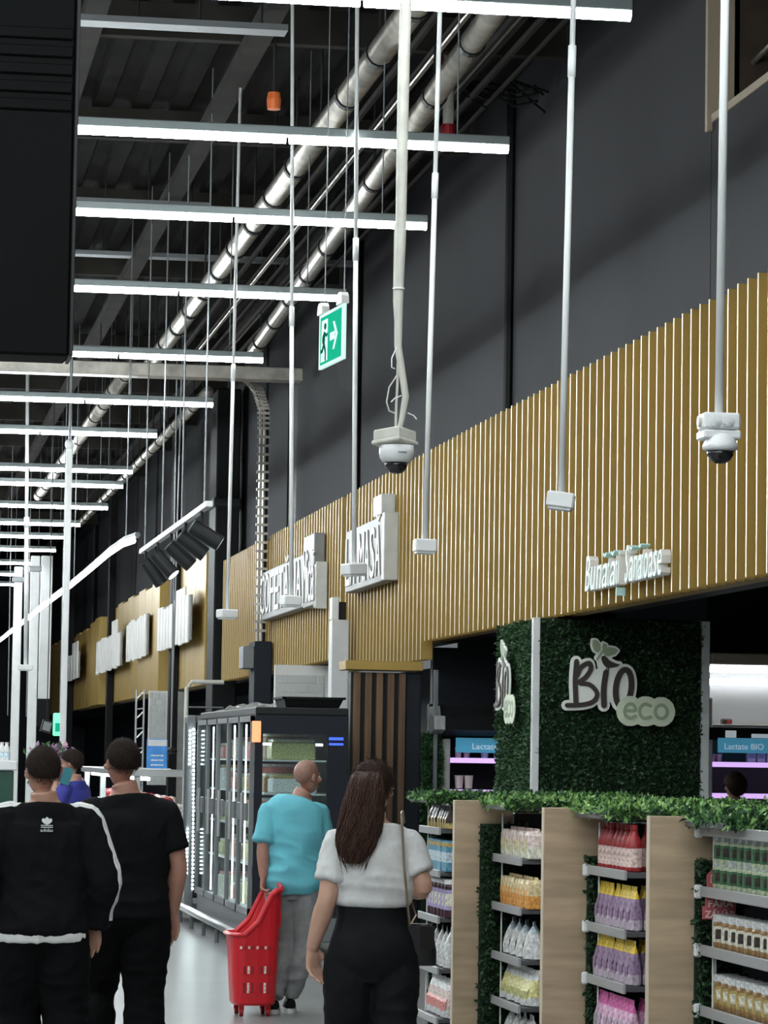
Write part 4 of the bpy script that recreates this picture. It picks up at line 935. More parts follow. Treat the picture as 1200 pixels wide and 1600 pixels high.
# FĂRĂ ZAHĂR sign
a_, b_ = at(1097, 1436, 11.2), at(1143, 1358, 11.2); wsg = b_.x-a_.x; hsg = b_.z-a_.z
M('sign_red', (.45, .1, .12), .5)
t = thing('shelf_sign', 'dull red sign reading FĂRĂ ZAHĂR standing in the hedge', 'sign', ((a_.x+b_.x)/2, 11.2, a_.z))
def fr(u_, v_): return (a_.x+wsg*u_, a_.z+hsg*v_)
pl = [fr(*q) for q in ((0, 0), (1.15, 0), (1.15, .28), (1.15, .56), (.95, .62), (.95, .88), (.75, 1), (.35, 1), (.14, .88), (.14, .62), (.1, .56), (.1, .26), (0, .26))]
MB().prism([(p[0], p[1]) for p in pl], (0, 11.2, 0), (1, 0, 0), (0, 0, 1), .006).build('board', 'sign_red', t)
lt = MB()
put_text(lt, 'FARA', (a_.x+wsg*.2, 11.192, a_.z+hsg*.245), (1, 0, 0), (0, 0, 1), hsg*.19, .001, width=wsg*.85, bold=.0005)
l2 = MB(); put_text(l2, 'ZAHAR', (a_.x+wsg*.08, 11.192, a_.z+hsg*.035), (1, 0, 0), (0, 0, 1), hsg*.19, .001, width=wsg*1.05, bold=.0005)
for (u_, v_) in ((.48, .4), (.95, .4), (.42, .19), (.78, .19)):
    for s_ in (-1, 1): (lt if v_ > .3 else l2).obox((a_.x+wsg*u_+s_*wsg*.025, 11.191, a_.z+hsg*v_), (wsg*.06, .002, hsg*.018), Matrix.Rotation(R(-28*s_), 3, 'Y'))
l2.build('lettering', 'p_palepink', t); lt.build('lettering', 'p_palepink', t); lt = MB()
hexa = [fr(.52+.28*math.cos(R(30+60*k)), .8+.14*math.sin(R(30+60*k))) for k in range(6)]
for k in range(6):
    p, q = hexa[k], hexa[(k+1) % 6]; lt.tube([(p[0], 11.192, p[1]), (q[0], 11.192, q[1])], .0015, 5)
c_ = fr(.52, .8)
for k in (0, 2, 4): lt.tube([(c_[0], 11.192, c_[1]), (hexa[k][0], 11.192, hexa[k][1])], .0012, 5)
lt.build('emblem', 'p_palepink', t)
MB().tube([((a_.x+b_.x)/2, 11.21, a_.z-.3), ((a_.x+b_.x)/2, 11.21, a_.z+.05)], .004, 6).build('stem', 'pvc', t)

# ================================================================== GLASS DOOR COOLER
CX0, CX1, CY0, CY1, CZ = 3.38, 4.22, 28.5, 33.4, 2.19
t = thing('glass_cooler', 'tall dark cooler with glass doors beside the man in cyan', 'cooler', ((CX0+CX1)/2, (CY0+CY1)/2, 0))
MB().cbox(CX1-.06, CX1, CY0+.04, CY1, .1, CZ, .006).build('back_wall', 'charcoal', t)
MB().cbox(CX0, CX1, CY0, CY1, CZ-.07, CZ, .01).build('roof', 'charcoal', t)
MB().cbox(CX0, CX1, CY0, CY1, .1, .32, .01).build('plinth', 'steel_grey', t)
wx0, wz0, wz1 = at(411, 1150, CY0).x, .55, at(460, 1147, CY0).z; wx1 = at(512, 1150, CY0).x
MB().box(CX0, wx0, CY0, CY0+.05, .32, CZ-.07).box(wx1, CX1, CY0, CY0+.05, .32, CZ-.07).box(wx0, wx1, CY0, CY0+.05, .32, wz0).box(wx0, wx1, CY0, CY0+.05, wz1, CZ-.07).build('end_wall', 'wall_navy', t)
MB().box(wx0, wx1, CY0+.02, CY0+.03, wz0, wz1).build('end_glass', 'glass', t)
MB().box(CX0+.05, CX1-.06, CY1-.05, CY1, .32, CZ-.07).build('end_wall', 'charcoal', t)
for (za, zb) in ((1152, 1157), (1161, 1165)):
    p, q = at(514, za, CY0), at(540, zb, CY0); MB().cbox(p.x, q.x-.02, CY0-.006, CY0, q.z, p.z, .002).build('blue_display', 'led_blue', t)
p, q = at(393, 1127, CY0+.3), at(401, 1160, CY0+.3)
nd = 5; dw = (CY1-CY0-.1)/nd
for k in range(nd):
    y0 = CY0+.06+k*dw; y1 = y0+dw-.02
    fr_ = MB()
    for (a_, b_, c_, d_) in ((y0, y0+.035, .33, CZ-.08), (y1-.035, y1, .33, CZ-.08), (y0, y1, .33, .39), (y0, y1, CZ-.13, CZ-.08)): fr_.box(CX0-.035, CX0, a_, b_, c_, d_)
    dr = fr_.build('door', 'steel_grey', t)
    MB().box(CX0-.02, CX0-.012, y0+.03, y1-.03, .38, CZ-.12).build('pane', 'glass', dr)
    MB().tube([(CX0-.09, y0+.12, .98), (CX0-.09, y0+.12, 1.42)], .018, 8).build('handle', 'steel', dr)
    MB().cbox(CX0-.06, CX0-.036, y0+.06, y1-.2, 1.17, 1.33, .006).build('grip_plate', 'steel_grey', dr)
    if k in (0, 1, 3): MB().box(CX0+.03, CX0+.04, y1-.01, y1+.008, .4, CZ-.15).build('led_strip', 'led_soft', t)
for z in (.34, .75, 1.1, 1.42, 1.72): MB().box(CX0+.1, CX1-.07, CY0+.08, CY1-.06, z-.015, z).build('shelf', 'white_paint', t)
MB().cbox(p.x-.03, q.x, CY0-.015, CY0-.002, q.z, p.z, .004).build('orange_sign', 'orange_lit', t)  # glowing plate for the orange light of an upright sign
MB().box(wx0+.02, wx1, CY0+.3, CY0+.32, 1.85, 1.87).build('led_strip', 'led_soft', t)
cnt = 0
for zi, z in enumerate((.34, .75, 1.1, 1.42, 1.72)):
    for k in range(8):
        y = CY0+.35+k*.58+rnd.uniform(-.08, .08); m_ = rnd.choice([('p_cream', 'p_salmon'), ('p_olive', 'p_cream'), ('p_white', 'p_gold'), ('p_salmon', 'p_white'), ('p_brownjar', 'p_cream')])
        o_ = thing('cake_box', '%s pack on the %s shelf of the glass cooler, %s from the front' % ({'p_cream': 'cream', 'p_olive': 'olive', 'p_white': 'white', 'p_salmon': 'salmon', 'p_brownjar': 'brown'}[m_[0]], ['bottom', 'second', 'middle', 'fourth', 'top'][zi], ORD[k]), 'food pack', (CX0+.38, y, z), 'packs in the glass cooler')
        hh = rnd.uniform(.12, .24)
        MB().cbox(-.2, .2, -.2, .2, 0, hh, .012).build('tray', m_[0], o_, local=True); MB().cbox(-.19, .19, -.19, .19, hh, hh+.03, .01).build('lid', m_[1], o_, local=True)
# black tray and plastic on the cooler roof
a_, b_ = at(440, 1113, 28.7), at(533, 1113, 28.7); zt = CZ+.002
t = thing('black_tray', 'black tray lying on the roof of the glass cooler', 'tray', ((a_.x+b_.x)/2, 28.9, zt))
MB().rings([[(a_.x+.02, 28.56, zt), (b_.x-.04, 28.56, zt), (b_.x-.04, 29.2, zt), (a_.x+.02, 29.2, zt)], [(a_.x, 28.53, zt+.085), (b_.x, 28.53, zt+.085), (b_.x, 29.23, zt+.085), (a_.x, 29.23, zt+.085)]]).build('body', 'black', t)
MB().box(a_.x-.015, b_.x+.015, 28.515, 28.54, zt+.075, zt+.095).box(a_.x-.015, a_.x+.01, 28.515, 29.24, zt+.075, zt+.095).box(b_.x-.01, b_.x+.015, 28.515, 29.24, zt+.075, zt+.095).build('rim', 'black', t)
t = thing('plastic_wrap', 'crumpled clear plastic heaped on the cooler roof', 'plastic wrap', (3.7, 31.2, zt))
mb = MB(); g_ = random.Random(3); nx, ny = 14, 18
for i in range(nx):
    for j in range(ny):
        e_ = min(i, nx-1-i, 3)/3*min(j, ny-1-j, 3)/3
        mb.v.append((3.42+.7*i/(nx-1), 29.5+3.6*j/(ny-1), zt+.004+e_*(.035+.05*abs(noise.noise((i*.5, j*.5, 1.3))))))
mb.f = [(i*ny+j, i*ny+j+1, (i+1)*ny+j+1, (i+1)*ny+j) for i in range(nx-1) for j in range(ny-1)]; mb.m = [0]*len(mb.f); mb.build('sheet', 'clear_plastic', t)
# bumper rail along the coolers
t = thing('bumper_rail', 'steel bumper rail along the foot of the coolers', 'rail', (3.26, 30, 0))
MB().tube([(3.24, 28.6, .17), (3.24, 36.5, .17)], .04, 10).build('rail', 'steel', t, smooth=True)
for k in range(7): MB().tube([(3.24, 28.9+k*1.2, 0), (3.24, 28.9+k*1.2, .15)], .02, 6).build('leg', 'steel_grey', t)
# LED lit open cooler behind
t = thing('open_cooler', 'open cooler with dotted LED strips left of the glass doors', 'cooler', (3.7, 35, 0))
z_ = at(300, 1118, 33.9).z
MB().cbox(3.3, 3.36, 33.7, 34.7, .1, .3, .01).build('kick_plate', 'steel_grey', t)
MB().cbox(4.1, 4.2, 33.7, 34.7, .1, z_, .01).build('back_wall', 'steel_grey', t)
MB().cbox(3.34, 4.2, 33.7, 34.7, z_-.08, z_, .01).build('roof', 'steel_grey', t)
MB().cbox(3.34, 4.2, 33.7, 34.7, .1, .2, .01).build('floor_plate', 'steel_grey', t)
MB().cbox(3.27, 3.36, 33.62, 33.7, .1, z_, .01).build('frame_post', 'steel_grey', t)
MB().cbox(3.34, 3.4, 34.62, 34.7, .1, z_, .01).build('frame_post', 'steel_grey', t)
MB().box(3.35, 3.37, 33.7, 34.6, .55, z_-.05).build('side_glass', 'glass', t)
for (px0, py0, px1, py1, n_) in ((303, 1140, 301, 1395, 40), (297, 1142, 296, 1200, 9), (293, 1295, 291, 1370, 12)):
    mb = MB()
    for k in range(n_):
        p = at(px0+(px1-px0)*k/n_, py0+(py1-py0)*k/n_, 33.6)
        mb.box(p.x-.009, p.x+.009, 33.59, 33.6, p.z-.009, p.z+.009)
    sp = at(px0, py0, 33.6); sq = at(px1, py1, 33.6)
    st_ = MB().box(sq.x-.02, sp.x+.02, 33.601, 33.612, sq.z, sp.z).build('strip', 'steel_grey', t); mb.build('led_dots', 'led', st_)

# meat counter further back
t = thing('meat_counter', 'steel framed meat counter behind the man in black tee', 'counter', (3.5, 45, 0))
zt = at(250, 1207, 40).z
MB().cbox(3.3, 4.3, 39.5, 49, 0, .85, .02).build('base', 'charcoal', t)
MB().cbox(3.15, 3.9, 39.5, 49, zt-.05, zt+.03, .01).build('top_ledge', 'steel', t)
for y in (39.55, 42.5, 45.5, 48.9): MB().cbox(3.2, 3.28, y, y+.06, .85, zt-.05, .005).build('post', 'steel', t)
MB().box(3.22, 3.23, 39.6, 48.9, .9, zt-.08).build('front_glass', 'glass', t)
MB().cbox(3.26, 4.2, 39.5, 49, 1.05, 1.08, .004).build('display_deck', 'white_paint', t)
MB().cbox(3.3, 3.4, 39.6, 48.9, zt-.1, zt-.06, .004).build('light_tube', 'led_soft', t)
for k in range(18):
    y = 39.9+k*.5; c_ = rnd.choice(['p_salmon', 'p_palepink', 'red_plastic', 'p_red', 'p_white'])
    o_ = thing('meat_tray', '%s meat tray in the counter, %s from the front' % ({'p_salmon': 'salmon', 'p_palepink': 'pale pink', 'red_plastic': 'bright red', 'p_red': 'dark red', 'p_white': 'white'}[c_], ORD[k]), 'meat tray', (3.55+.1*(k % 2), y, 1.081), 'meat trays')
    MB().cbox(-.2, .2, -.2, .2, 0, .03, .008).build('tray', 'white_plastic', o_, local=True)
    MB().ell((-.08, -.03, .085), (.1, .15, .075), n=10).ell((.09, .04, .08), (.09, .13, .07), n=10).build('meat', c_, o_, local=True, smooth=True)
a_, b_ = at(229, 1200, 41), at(262, 1155, 41)
t = thing('blue_sign', 'blue notice board with white top standing on the meat counter', 'sign', ((a_.x+b_.x)/2, 41, zt+.031))
M('sky_blue', (.06, .28, .7), .5, nz=(8, .2)); MB().cbox(a_.x, b_.x, 41, 41.04, zt+.031, b_.z, .006).build('board', 'sky_blue', t)
MB().cbox(a_.x+.01, b_.x-.01, 40.994, 41, b_.z-.09, b_.z-.01, .002).build('white_band', 'white_paint', t)
MB().cbox(a_.x-.04, b_.x+.04, 40.9, 41.14, zt+.03, zt+.045, .003).build('foot', 'white_plastic', t)
for k in range(3): MB().cbox(a_.x+.05, b_.x-.05, 40.994, 41, zt+.08+.06*k, zt+.1+.06*k, .001).build('print_line', 'p_bluewhite', t)
sc_ = thing('hanging_scale', 'grey scale hanging on two cords right of the blue board', 'scale', at(267, 1172, 43))
pS = at(267, 1172, 43)
MB().lathe([(0, -.05), (.08, -.04), (.09, 0), (.02, .04), (0, .05)], pS, 12).build('pan', 'charcoal', sc_)
for dx in (-.03, .05): MB().tube([pS, Vector((pS.x+dx, 43, ZC))], .012, 5).build('cord', 'steel_grey', sc_)
# green produce counter at the left edge
a_, b_ = at(-30, 1198, 30), at(22, 1198, 30)
t = thing('green_counter', 'dark green counter with a white top at the left edge', 'counter', (a_.x, 30.5, 0))
M('dark_green', (.01, .06, .035), .5)
MB().cbox(a_.x-2, b_.x, 30, 31, 0, a_.z-.03, .01).build('body', 'dark_green', t); MB().cbox(a_.x-2.02, b_.x+.03, 29.97, 31.03, a_.z-.03, a_.z+.06, .01).build('top', 'white_paint', t)
for k, px in enumerate((2, 13, 60, 72)):
    p = at(px, 1185, 30.4); p.x = min(p.x, b_.x-.06) if k < 2 else p.x
    if k < 2: make_bottle('milk_bottle', 'white bottle on the green counter, %s from the left edge' % ORD[k], 'bottle', .035, .17, ('p_white', 'p_white', 'p_bluewhite'), 'counter bottles', (p.x, 30.3, a_.z+.061))
fw_ = at(82, 1240, 36); t = thing('flower_stand', 'stand of pink and lilac flowers behind the jacket man', 'flowers', (fw_.x, 36, 0))
MB().lathe([(0, 0), (.22, 0), (.3, 1.1), (0, 1.1)], (fw_.x, 36, 0), 14).build('bucket', 'charcoal', t)
ft = at(82, 1168, 36).z
M('lilac_flower', (.55, .38, .6), .6); tag(leaves(900, lambda g: ((fw_.x+g.gauss(0, .1), 36+g.gauss(0, .1), g.uniform(1.1, ft)), (0, 0, .6)), .09, 3, 77).build('blooms', ['lilac_flower', 'p_rose', 'leaf_d'], t), kind='stuff')

# ================================================================== RED ROLLING BASKET
BX, BY = onz(382, 1578, 0).x, 21.75
t = thing('rolling_basket', 'red plastic rolling basket pulled by the man in cyan', 'shopping basket', (BX, BY, 0), rz=R(2))
def rr(w_, d, z, n=24, dz=lambda x, y: 0.):
    out = []
    for k in range(n):
        q = 2*math.pi*k/n; cx, cy = math.cos(q), math.sin(q)
        x, y = w_/2*math.copysign(abs(cx)**.5, cx), d/2*math.copysign(abs(cy)**.5, cy); out.append((x, y, z+dz(x, y)))
    return out
rise = lambda x, y: (lambda u: .3*u*u*(3-2*u))(max(0, min(1, (x+.07)/.2)))
zs = [.075, .09, .25, .42, .55]; ws = [.27, .29, .31, .33, .35]
outer = [rr(ws[i], ws[i]*1.2, zs[i], dz=(lambda x, y, i=i: rise(x, y)*(0, 0, .15, .5, 1)[i])) for i in range(5)]
inner = [rr(ws[i]-.016, ws[i]*1.2-.016, zs[i]+(.006 if i < 1 else 0), dz=(lambda x, y, i=i: rise(x, y)*(0, 0, .15, .5, 1)[i])) for i in range(5)]
mb = MB().rings(outer+inner[::-1], 0, caps=False); n_ = 24
mb.f.append(tuple(range(n_))[::-1]); mb.m.append(0); k_ = 9*n_; mb.f.append(tuple(k_+j for j in range(n_))); mb.m.append(0)
mb.build('shell', 'red_plastic', t, local=True)
rim = outer[-1]
MB().tube([Vector(p)*1. for p in rim]+[Vector(rim[0])], [(.02, .014)]*25, 8).build('rim', 'red_plastic', t, local=True)
hl = [(.15, -.17, .83), (.165, -.13, .865), (.17, -.04, .88), (.17, .04, .88), (.165, .13, .865), (.15, .17, .83)]
MB().tube(hl, .017, 8).build('handle', 'red_plastic', t, local=True)
MB().cbox(.155, .168, -.14, .14, .6, .8, .004).build('handle_panel', 'red_plastic', t, local=True)
for (za, zb, cols) in ((.455, .475, range(-4, 4)), (.29, .34, (-3, -2, -1, 1, 2, 3)), (.16, .23, (-3, -2, -1, 1, 2, 3))):
    for c in cols:
        yv_ = -(.2 if za > .4 else .1895 if za > .25 else .181)
        for sgn in (1, -1): MB().cbox(c*.028-.008, c*.028+.008, sgn*yv_-.004, sgn*yv_+.004, za, zb, .002).build('slot', 'p_palepink' if c % 2 == 0 else 'red_dark', t, local=True)
for (x_, y_) in ((-.09, -.11), (.09, -.11), (-.09, .11), (.09, .11)):
    wv_ = MB().tube([(x_-.012, y_, .03), (x_+.012, y_, .03)], .03, 14).build('wheel', 'red_dark', t, local=True)
    MB().box(x_-.018, x_+.018, y_-.012, y_+.012, .035, .09).build('fork', 'red_plastic', wv_, local=True)

# ================================================================== PEOPLE
def cr(P, n=4):
    """Catmull-Rom through tuples"""
    out = []; Q = [P[0]]+list(P)+[P[-1]]
    for i in range(1, len(Q)-2):
        for k in range(n):
            u_ = k/n; out.append(tuple(.5*((2*b_)+(-a_+c_)*u_+(2*a_-5*b_+4*c_-d_)*u_*u_+(-a_+3*b_-3*c_+d_)*u_**3) for a_, b_, c_, d_ in zip(Q[i-1], Q[i], Q[i+1], Q[i+2])))
    return out+[tuple(P[-1])]
def limb(mb, P, n=14, ref=(1, 0, 0), sub=4):
    P = cr([tuple(p) if len(p) == 5 else (*p, p[3]) for p in P], sub)
    mb.tube([p[:3] for p in P], [(max(p[3], .004), max(p[4], .004)) for p in P], n, ref=ref)
def remesh(mb, vox, sm=3, f=.5):
    me = bpy.data.meshes.new('tmp'); me.from_pydata(mb.v, [], mb.f); o = bpy.data.objects.new('tmp', me); COL.objects.link(o)
    q = o.modifiers.new('r', 'REMESH'); q.mode = 'VOXEL'; q.voxel_size = vox
    s_ = o.modifiers.new('s', 'SMOOTH'); s_.iterations = sm; s_.factor = f
    dg = bpy.context.evaluated_depsgraph_get(); dg.update()
    m2 = bpy.data.meshes.new_from_object(o.evaluated_get(dg)); bpy.data.objects.remove(o); bpy.data.meshes.remove(me)
    m2.polygons.foreach_set('use_smooth', [True]*len(m2.polygons)); return m2
def skin_obj(name, mb, vox, mat, parent, sm=3, folds=None):
    me = remesh(mb, vox, sm); me.name = name
    if folds:
        nm_ = [v.normal.copy() for v in me.vertices]
        for v, nn in zip(me.vertices, nm_):
            p = v.co; h = 0
            for (amp, sx_, sy_, sz_, off, zc, zr) in folds:
                wgt = math.exp(-((p.z-zc)/zr)**2); h += amp*wgt*(1-2*abs(noise.noise((p.x*sx_+off, p.y*sy_, p.z*sz_+p.x*1.5))))
            v.co = p+nn*h
    me.materials.clear(); me.materials.append(MATS[mat]); o = bpy.data.objects.new(name, me); COL.objects.link(o); o.parent = parent; return o
def hand(mb, wrist, d, wd, H, curl=.5, side=1, spread=.02):
    """d: finger direction, wd: from the little finger towards the index finger; fingers curl towards nrm"""
    k = H/1.78; d = Vector(d).normalized(); wd = Vector(wd); wd = (wd-d*wd.dot(d)).normalized(); nrm = (d.cross(wd))*side
    w0 = Vector(wrist)
    ref = tuple(wd)
    limb(mb, [(*w0, .027*k, .02*k), (*(w0+d*.03*k), .034*k, .019*k), (*(w0+d*.075*k), .042*k, .016*k), (*(w0+d*.1*k), .038*k, .013*k)], 12, ref)
    for i, (o_, lf_, st_) in enumerate(((-.033, .78, .088), (-.011, .98, .097), (.012, 1.05, .1), (.034, .93, .096))):
        p = w0+d*(st_-.012)*k+wd*o_*k; a_ = curl*(.35+.1*(3-i)); dd = (d+wd*(o_*spread*60*.05)).normalized(); pts = [(*p, .0092*k)]
        for j, L_ in enumerate((.047, .029, .023)):
            a_ += curl*(.15+.42*(j > 0)); v_ = (dd*math.cos(a_)+nrm*math.sin(a_)); p = p+v_*L_*lf_*k; pts.append((*p, (.0088, .008, .0066)[j]*k))
        limb(mb, pts, 8, ref, 2)
    p = w0+d*.022*k+wd*.028*k; v1 = (d*.72+wd*.55+nrm*.35).normalized(); v2 = (d*.9+wd*.2+nrm*.35).normalized()
    q = p+v1*.042*k; r_ = q+v2*.03*k; s_ = r_+(v2+d*.2+nrm*.1).normalized()*.025*k
    limb(mb, [(*p, .014*k), (*q, .0115*k), (*r_, .0095*k), (*s_, .0075*k)], 8, ref, 2)
def add_head(mb, c, rot, k):
    """head with skull, jaw, nose, ears, brow and lips; c = centre of head, rot = head rotation, faces local +Y"""
    def P(x, y, z): return Vector(c)+rot@Vector((x*k, y*k, z*k))
    def E_(x, y, z, a_, b_, e_): mb.ell(P(x, y, z), (a_*k, b_*k, e_*k), rot, 16)
    E_(0, -.012, .03, .076, .096, .088); E_(0, .018, -.03, .062, .074, .078); E_(0, .035, -.085, .036, .04, .03)
    E_(0, -.005, .0, .073, .08, .07)
    E_(0, .098, -.02, .011, .018, .026); E_(0, .104, -.032, .016, .014, .011); E_(0, .083, .018, .05, .014, .012); E_(0, .09, -.064, .024, .01, .007); E_(0, .088, -.077, .02, .01, .007)
    for s_ in (-1, 1): E_(s_*.078, -.008, -.008, .009, .02, .032); E_(s_*.05, .07, -.02, .02, .02, .016)
    return P
def hair_cap(name, mat, c, rot, k, parent, low_back=-.06, front=.05, thick=.009, seed=0, vol=1., strands=9000, slen=.007):
    """closed shell hugging the skull, sinking under the skin outside the hairline"""
    mb = MB(); rg = []; n = 40; pick = []
    for i in range(1, 24):
        a_ = math.pi*i/24; ring = []
        for j in range(n):
            q = 2*math.pi*j/n; x, y, z = math.sin(a_)*math.cos(q), math.sin(a_)*math.sin(q), math.cos(a_)
            base = Vector((x*.077, -.012+y*.097, .024+z*.094))
            yy = base.y; lim = low_back if yy < -.05 else (low_back+(yy+.05)/.05*(.0-low_back+.005) if yy < 0 else .005+(yy/.07)*front)
            mk = max(0, min(1, (base.z-lim)/.018+.3)); nzz = noise.noise((x*9+seed, y*9, z*9))*.003
            s_ = -.012+(thick+.012)*mk+nzz*mk
            d = Vector((x, y, z)); ring.append(Vector(c)+rot@((base+d*s_*vol)*k))
            m2 = max(0, min(1, (base.z-lim)/.03+.75))
            if m2 > .05: pick.append((Vector(c)+rot@((base+d*(.001+max(s_, 0))*vol)*k), (rot@d).normalized(), m2*math.sin(a_)+.05))
        rg.append(ring)
    o = mb.rings(rg, 0).build(name, mat, parent, smooth=True, local=True)
    if strands:
        g = random.Random(seed+5); sb = MB(); C_ = Vector(c)
        while len(sb.f) < strands:
            i, j = g.randrange(len(pick)), 0; p, d, mk = pick[i]
            if g.random() > mk: continue
            p = p+Vector((g.uniform(-1, 1), g.uniform(-1, 1), g.uniform(-1, 1)))*.006*k
            v = (d*g.uniform(.3, .9)+rot@Vector((0, -.25, -.75))+Vector((g.gauss(0, .2), g.gauss(0, .2), g.gauss(0, .2)))).normalized()*slen*g.uniform(.6, 1.2)*k
            w_ = v.cross(d).normalized()*.0011*k if v.cross(d).length > 1e-6 else Vector((.001, 0, 0)); n0 = len(sb.v)
            sb.v += [tuple(p-w_), tuple(p+w_), tuple(p+v)]; sb.f.append((n0, n0+1, n0+2)); sb.m.append(0)
        tag(sb.build('strands', mat, o, local=True), kind='stuff')
    return o
def person(label, loc, H, rz, J, outfit, hairfn=None, skin='skin', vox=.0068, head_yaw=0, head_pitch=0, bulk=1., female=False):
    t = thing('person', label, 'person', loc, None, rz)
    h = H
    D = dict(pelvis=(0, 0, .525*h), waist=(0, 0, .61*h), chest=(0, 0, .725*h), neck=(0, -.008*h, .845*h), head=(0, .012*h, .932*h),
             hipL=(-.05*h, 0, .50*h), hipR=(.05*h, 0, .50*h), kneeL=(-.055*h, .015, .285*h), kneeR=(.055*h, .015, .285*h), ankL=(-.058*h, -.02, .048*h), ankR=(.058*h, -.02, .048*h),
             shL=(-.104*h, -.005, .796*h), shR=(.104*h, -.005, .796*h), elL=(-.135*h, -.03, .635*h), elR=(.135*h, -.03, .635*h), wrL=(-.14*h, .03, .495*h), wrR=(.14*h, .03, .495*h), handL=(0, .15, -1), handR=(0, .15, -1), thumbL=(0, 1, 0), thumbR=(0, 1, 0), curlL=.55, curlR=.55)
    D.update(J); b = bulk; k = h/1.78
    V = {q: Vector(v) for q, v in D.items() if not isinstance(v, float)}
    fem = female
    sh = .087 if fem else .1
    def torso(mb, inf, z0=None, z1=None, hemflare=0.):
        px, py = V['pelvis'].x, V['pelvis'].y; cx, cy = V['chest'].x, V['chest'].y; wx, wy = V['waist'].x, V['waist'].y; nx, ny = V['neck'].x, V['neck'].y
        rows = [(px, py, .458*h, .05*h*b, .05*h), (px, py-.004*h, .5*h, (.103 if fem else .096)*h*b, .069*h*b), (px, py-.006*h, .54*h, (.1 if fem else .094)*h*b, .07*h*b), (wx, wy, .6*h, (.083 if fem else .09)*h*b, .06*h*b), (wx*.6+cx*.4, wy*.6+cy*.4, .65*h, (.082 if fem else .093)*h*b, .06*h*b),
                (cx, cy, .725*h, (.089 if fem else .1)*h*b, .066*h*b), (cx, cy-.004*h, .77*h, (.092 if fem else .102)*h*b, .061*h*b), (cx, cy-.006*h, .80*h, sh*h*b**.5, .05*h*b**.5), (nx*.5+cx*.5, ny-.002*h, .82*h, sh*.78*h, .042*h), (nx, ny, .84*h, .056*h, .039*h), (nx, ny+.004*h, .856*h, (.034 if fem else .041)*h, .036*h)]
        rows = [(r_[0], r_[1], r_[2], r_[3]+inf, r_[4]+inf) for r_ in rows]
        if z0 is not None:
            rows = [(px, py, .43*h, .05*h*b+inf, .05*h+inf)]+rows; P = cr(rows, 6); P = [p for p in P if z0*.999 <= p[2] <= (z1 or 9)]; fz = P[0]
            P = [(fz[0], fz[1], z0, fz[3]+hemflare, fz[4]+hemflare)]+P[1:]
            mb.tube([p[:3] for p in P], [(p[3], p[4]) for p in P], 28, ref=(1, 0, 0))
        else: limb(mb, rows, 24, (1, 0, 0), 4)
    def arm(mb, s_, inf, to=1., taper=1.):
        S_, E_, W_ = V['sh'+s_], V['el'+s_], V['wr'+s_]; pts = [(S_-E_).normalized()*.02*h+S_]
        base = [(S_, .034*b**.5), ((S_*.5+E_*.5), .030*b**.5), (E_, .0245), (E_*.65+W_*.35, .0255), (W_, .0165)]
        if to >= 1: P = [(*p, r_*h+inf) for p, r_ in base]
        elif to <= .5: u_ = to/.5; i2 = min(inf, .014); P = [(*S_, .033*h+i2), (*(S_*(1-u_*.5)+E_*u_*.5), .033*h+i2), (*(S_*(1-u_)+E_*u_), .0325*h+i2+.003)]
        inn = V['chest']*.3+S_*.7; inn.z = S_.z-.012*h
        P = [(inn.x, inn.y, inn.z, .034*h+min(inf, .016))]+P
        limb(mb, P, 14, (0, 1, 0), 4)
    def leg(mb, s_, inf, zend=None, loose=0.):
        Hh, K, A = V['hip'+s_], V['knee'+s_], V['ank'+s_]; calf = K*.62+A*.38; calf.y -= .012*h; th = Hh*.5+K*.5
        P = [(Hh.x, Hh.y, Hh.z+.02*h, .056*h*b), (*(Hh*.8+K*.2), .055*h*b), (*th, .047*h*b), (*K, .034*h), (*calf, .034*h), (*(K*.25+A*.75), .024*h), (*A, .021*h)]
        P = [(*p[:3], p[3]+inf+loose*(i/6)) for i, p in enumerate(P)]
        if zend is not None: P[-1] = (*(A+Vector((0, 0, zend))), P[-1][3])
        limb(mb, P, 16, (1, 0, 0), 4)
    # ---- body, one continuous skin
    mb = MB(); torso(mb, -.008)
    for s_ in 'LR':
        arm(mb, s_, 0); leg(mb, s_, -.004)
        A = V['ank'+s_]; limb(mb, [(A.x, A.y-.03*k, A.z-.035*k, .03*k, .03*k), (A.x, A.y+.04*k, A.z-.04*k, .034*k, .03*k), (A.x, A.y+.13*k, A.z-.058*k, .042*k, .02*k), (A.x, A.y+.19*k, A.z-.062*k, .03*k, .013*k)], 12, (1, 0, 0), 3)
        hand(mb, V['wr'+s_], V['hand'+s_], V['thumb'+s_], h, D['curl'+s_], 1 if s_ == 'L' else -1)
    rot = Matrix.Rotation(R(head_yaw), 3, 'Z') @ Matrix.Rotation(R(head_pitch), 3, 'X')
    N_, Hd = V['neck'], V['head']
    limb(mb, [(N_.x, N_.y, N_.z-.03*h, .042*h, .038*h), (N_.x, N_.y, N_.z, (.032 if fem else .038)*h, .036*h), (*(N_*.4+Hd*.6+Vector((0, -.012*h, -.02*h))), (.031 if fem else .036)*h, .036*h)], 14, (1, 0, 0), 3)
    P = add_head(mb, Hd, rot, k)
    body = skin_obj('body', mb, vox, skin, t, 2)
    for s_ in (-1, 1):
        MB().ell(P(s_*.031, .0835, .0), (.012*k, .008*k, .008*k), rot, 10).build('eye', 'eye_white', t, smooth=True, local=True)
        MB().ell(P(s_*.031, .0905, .0), (.005*k, .003*k, .005*k), rot, 8).build('iris', 'hair_dark', t, smooth=True, local=True)
        MB().obox(P(s_*.031, .095, .02), (.03*k, .008*k, .006*k), rot).build('eyebrow', 'hair_dark', t, local=True)
    MB().ell(P(0, .1, -.07), (.022*k, .004*k, .006*k), rot, 10).build('mouth', 'lip', t, smooth=True, local=True)
    # ---- clothes
    out = {}
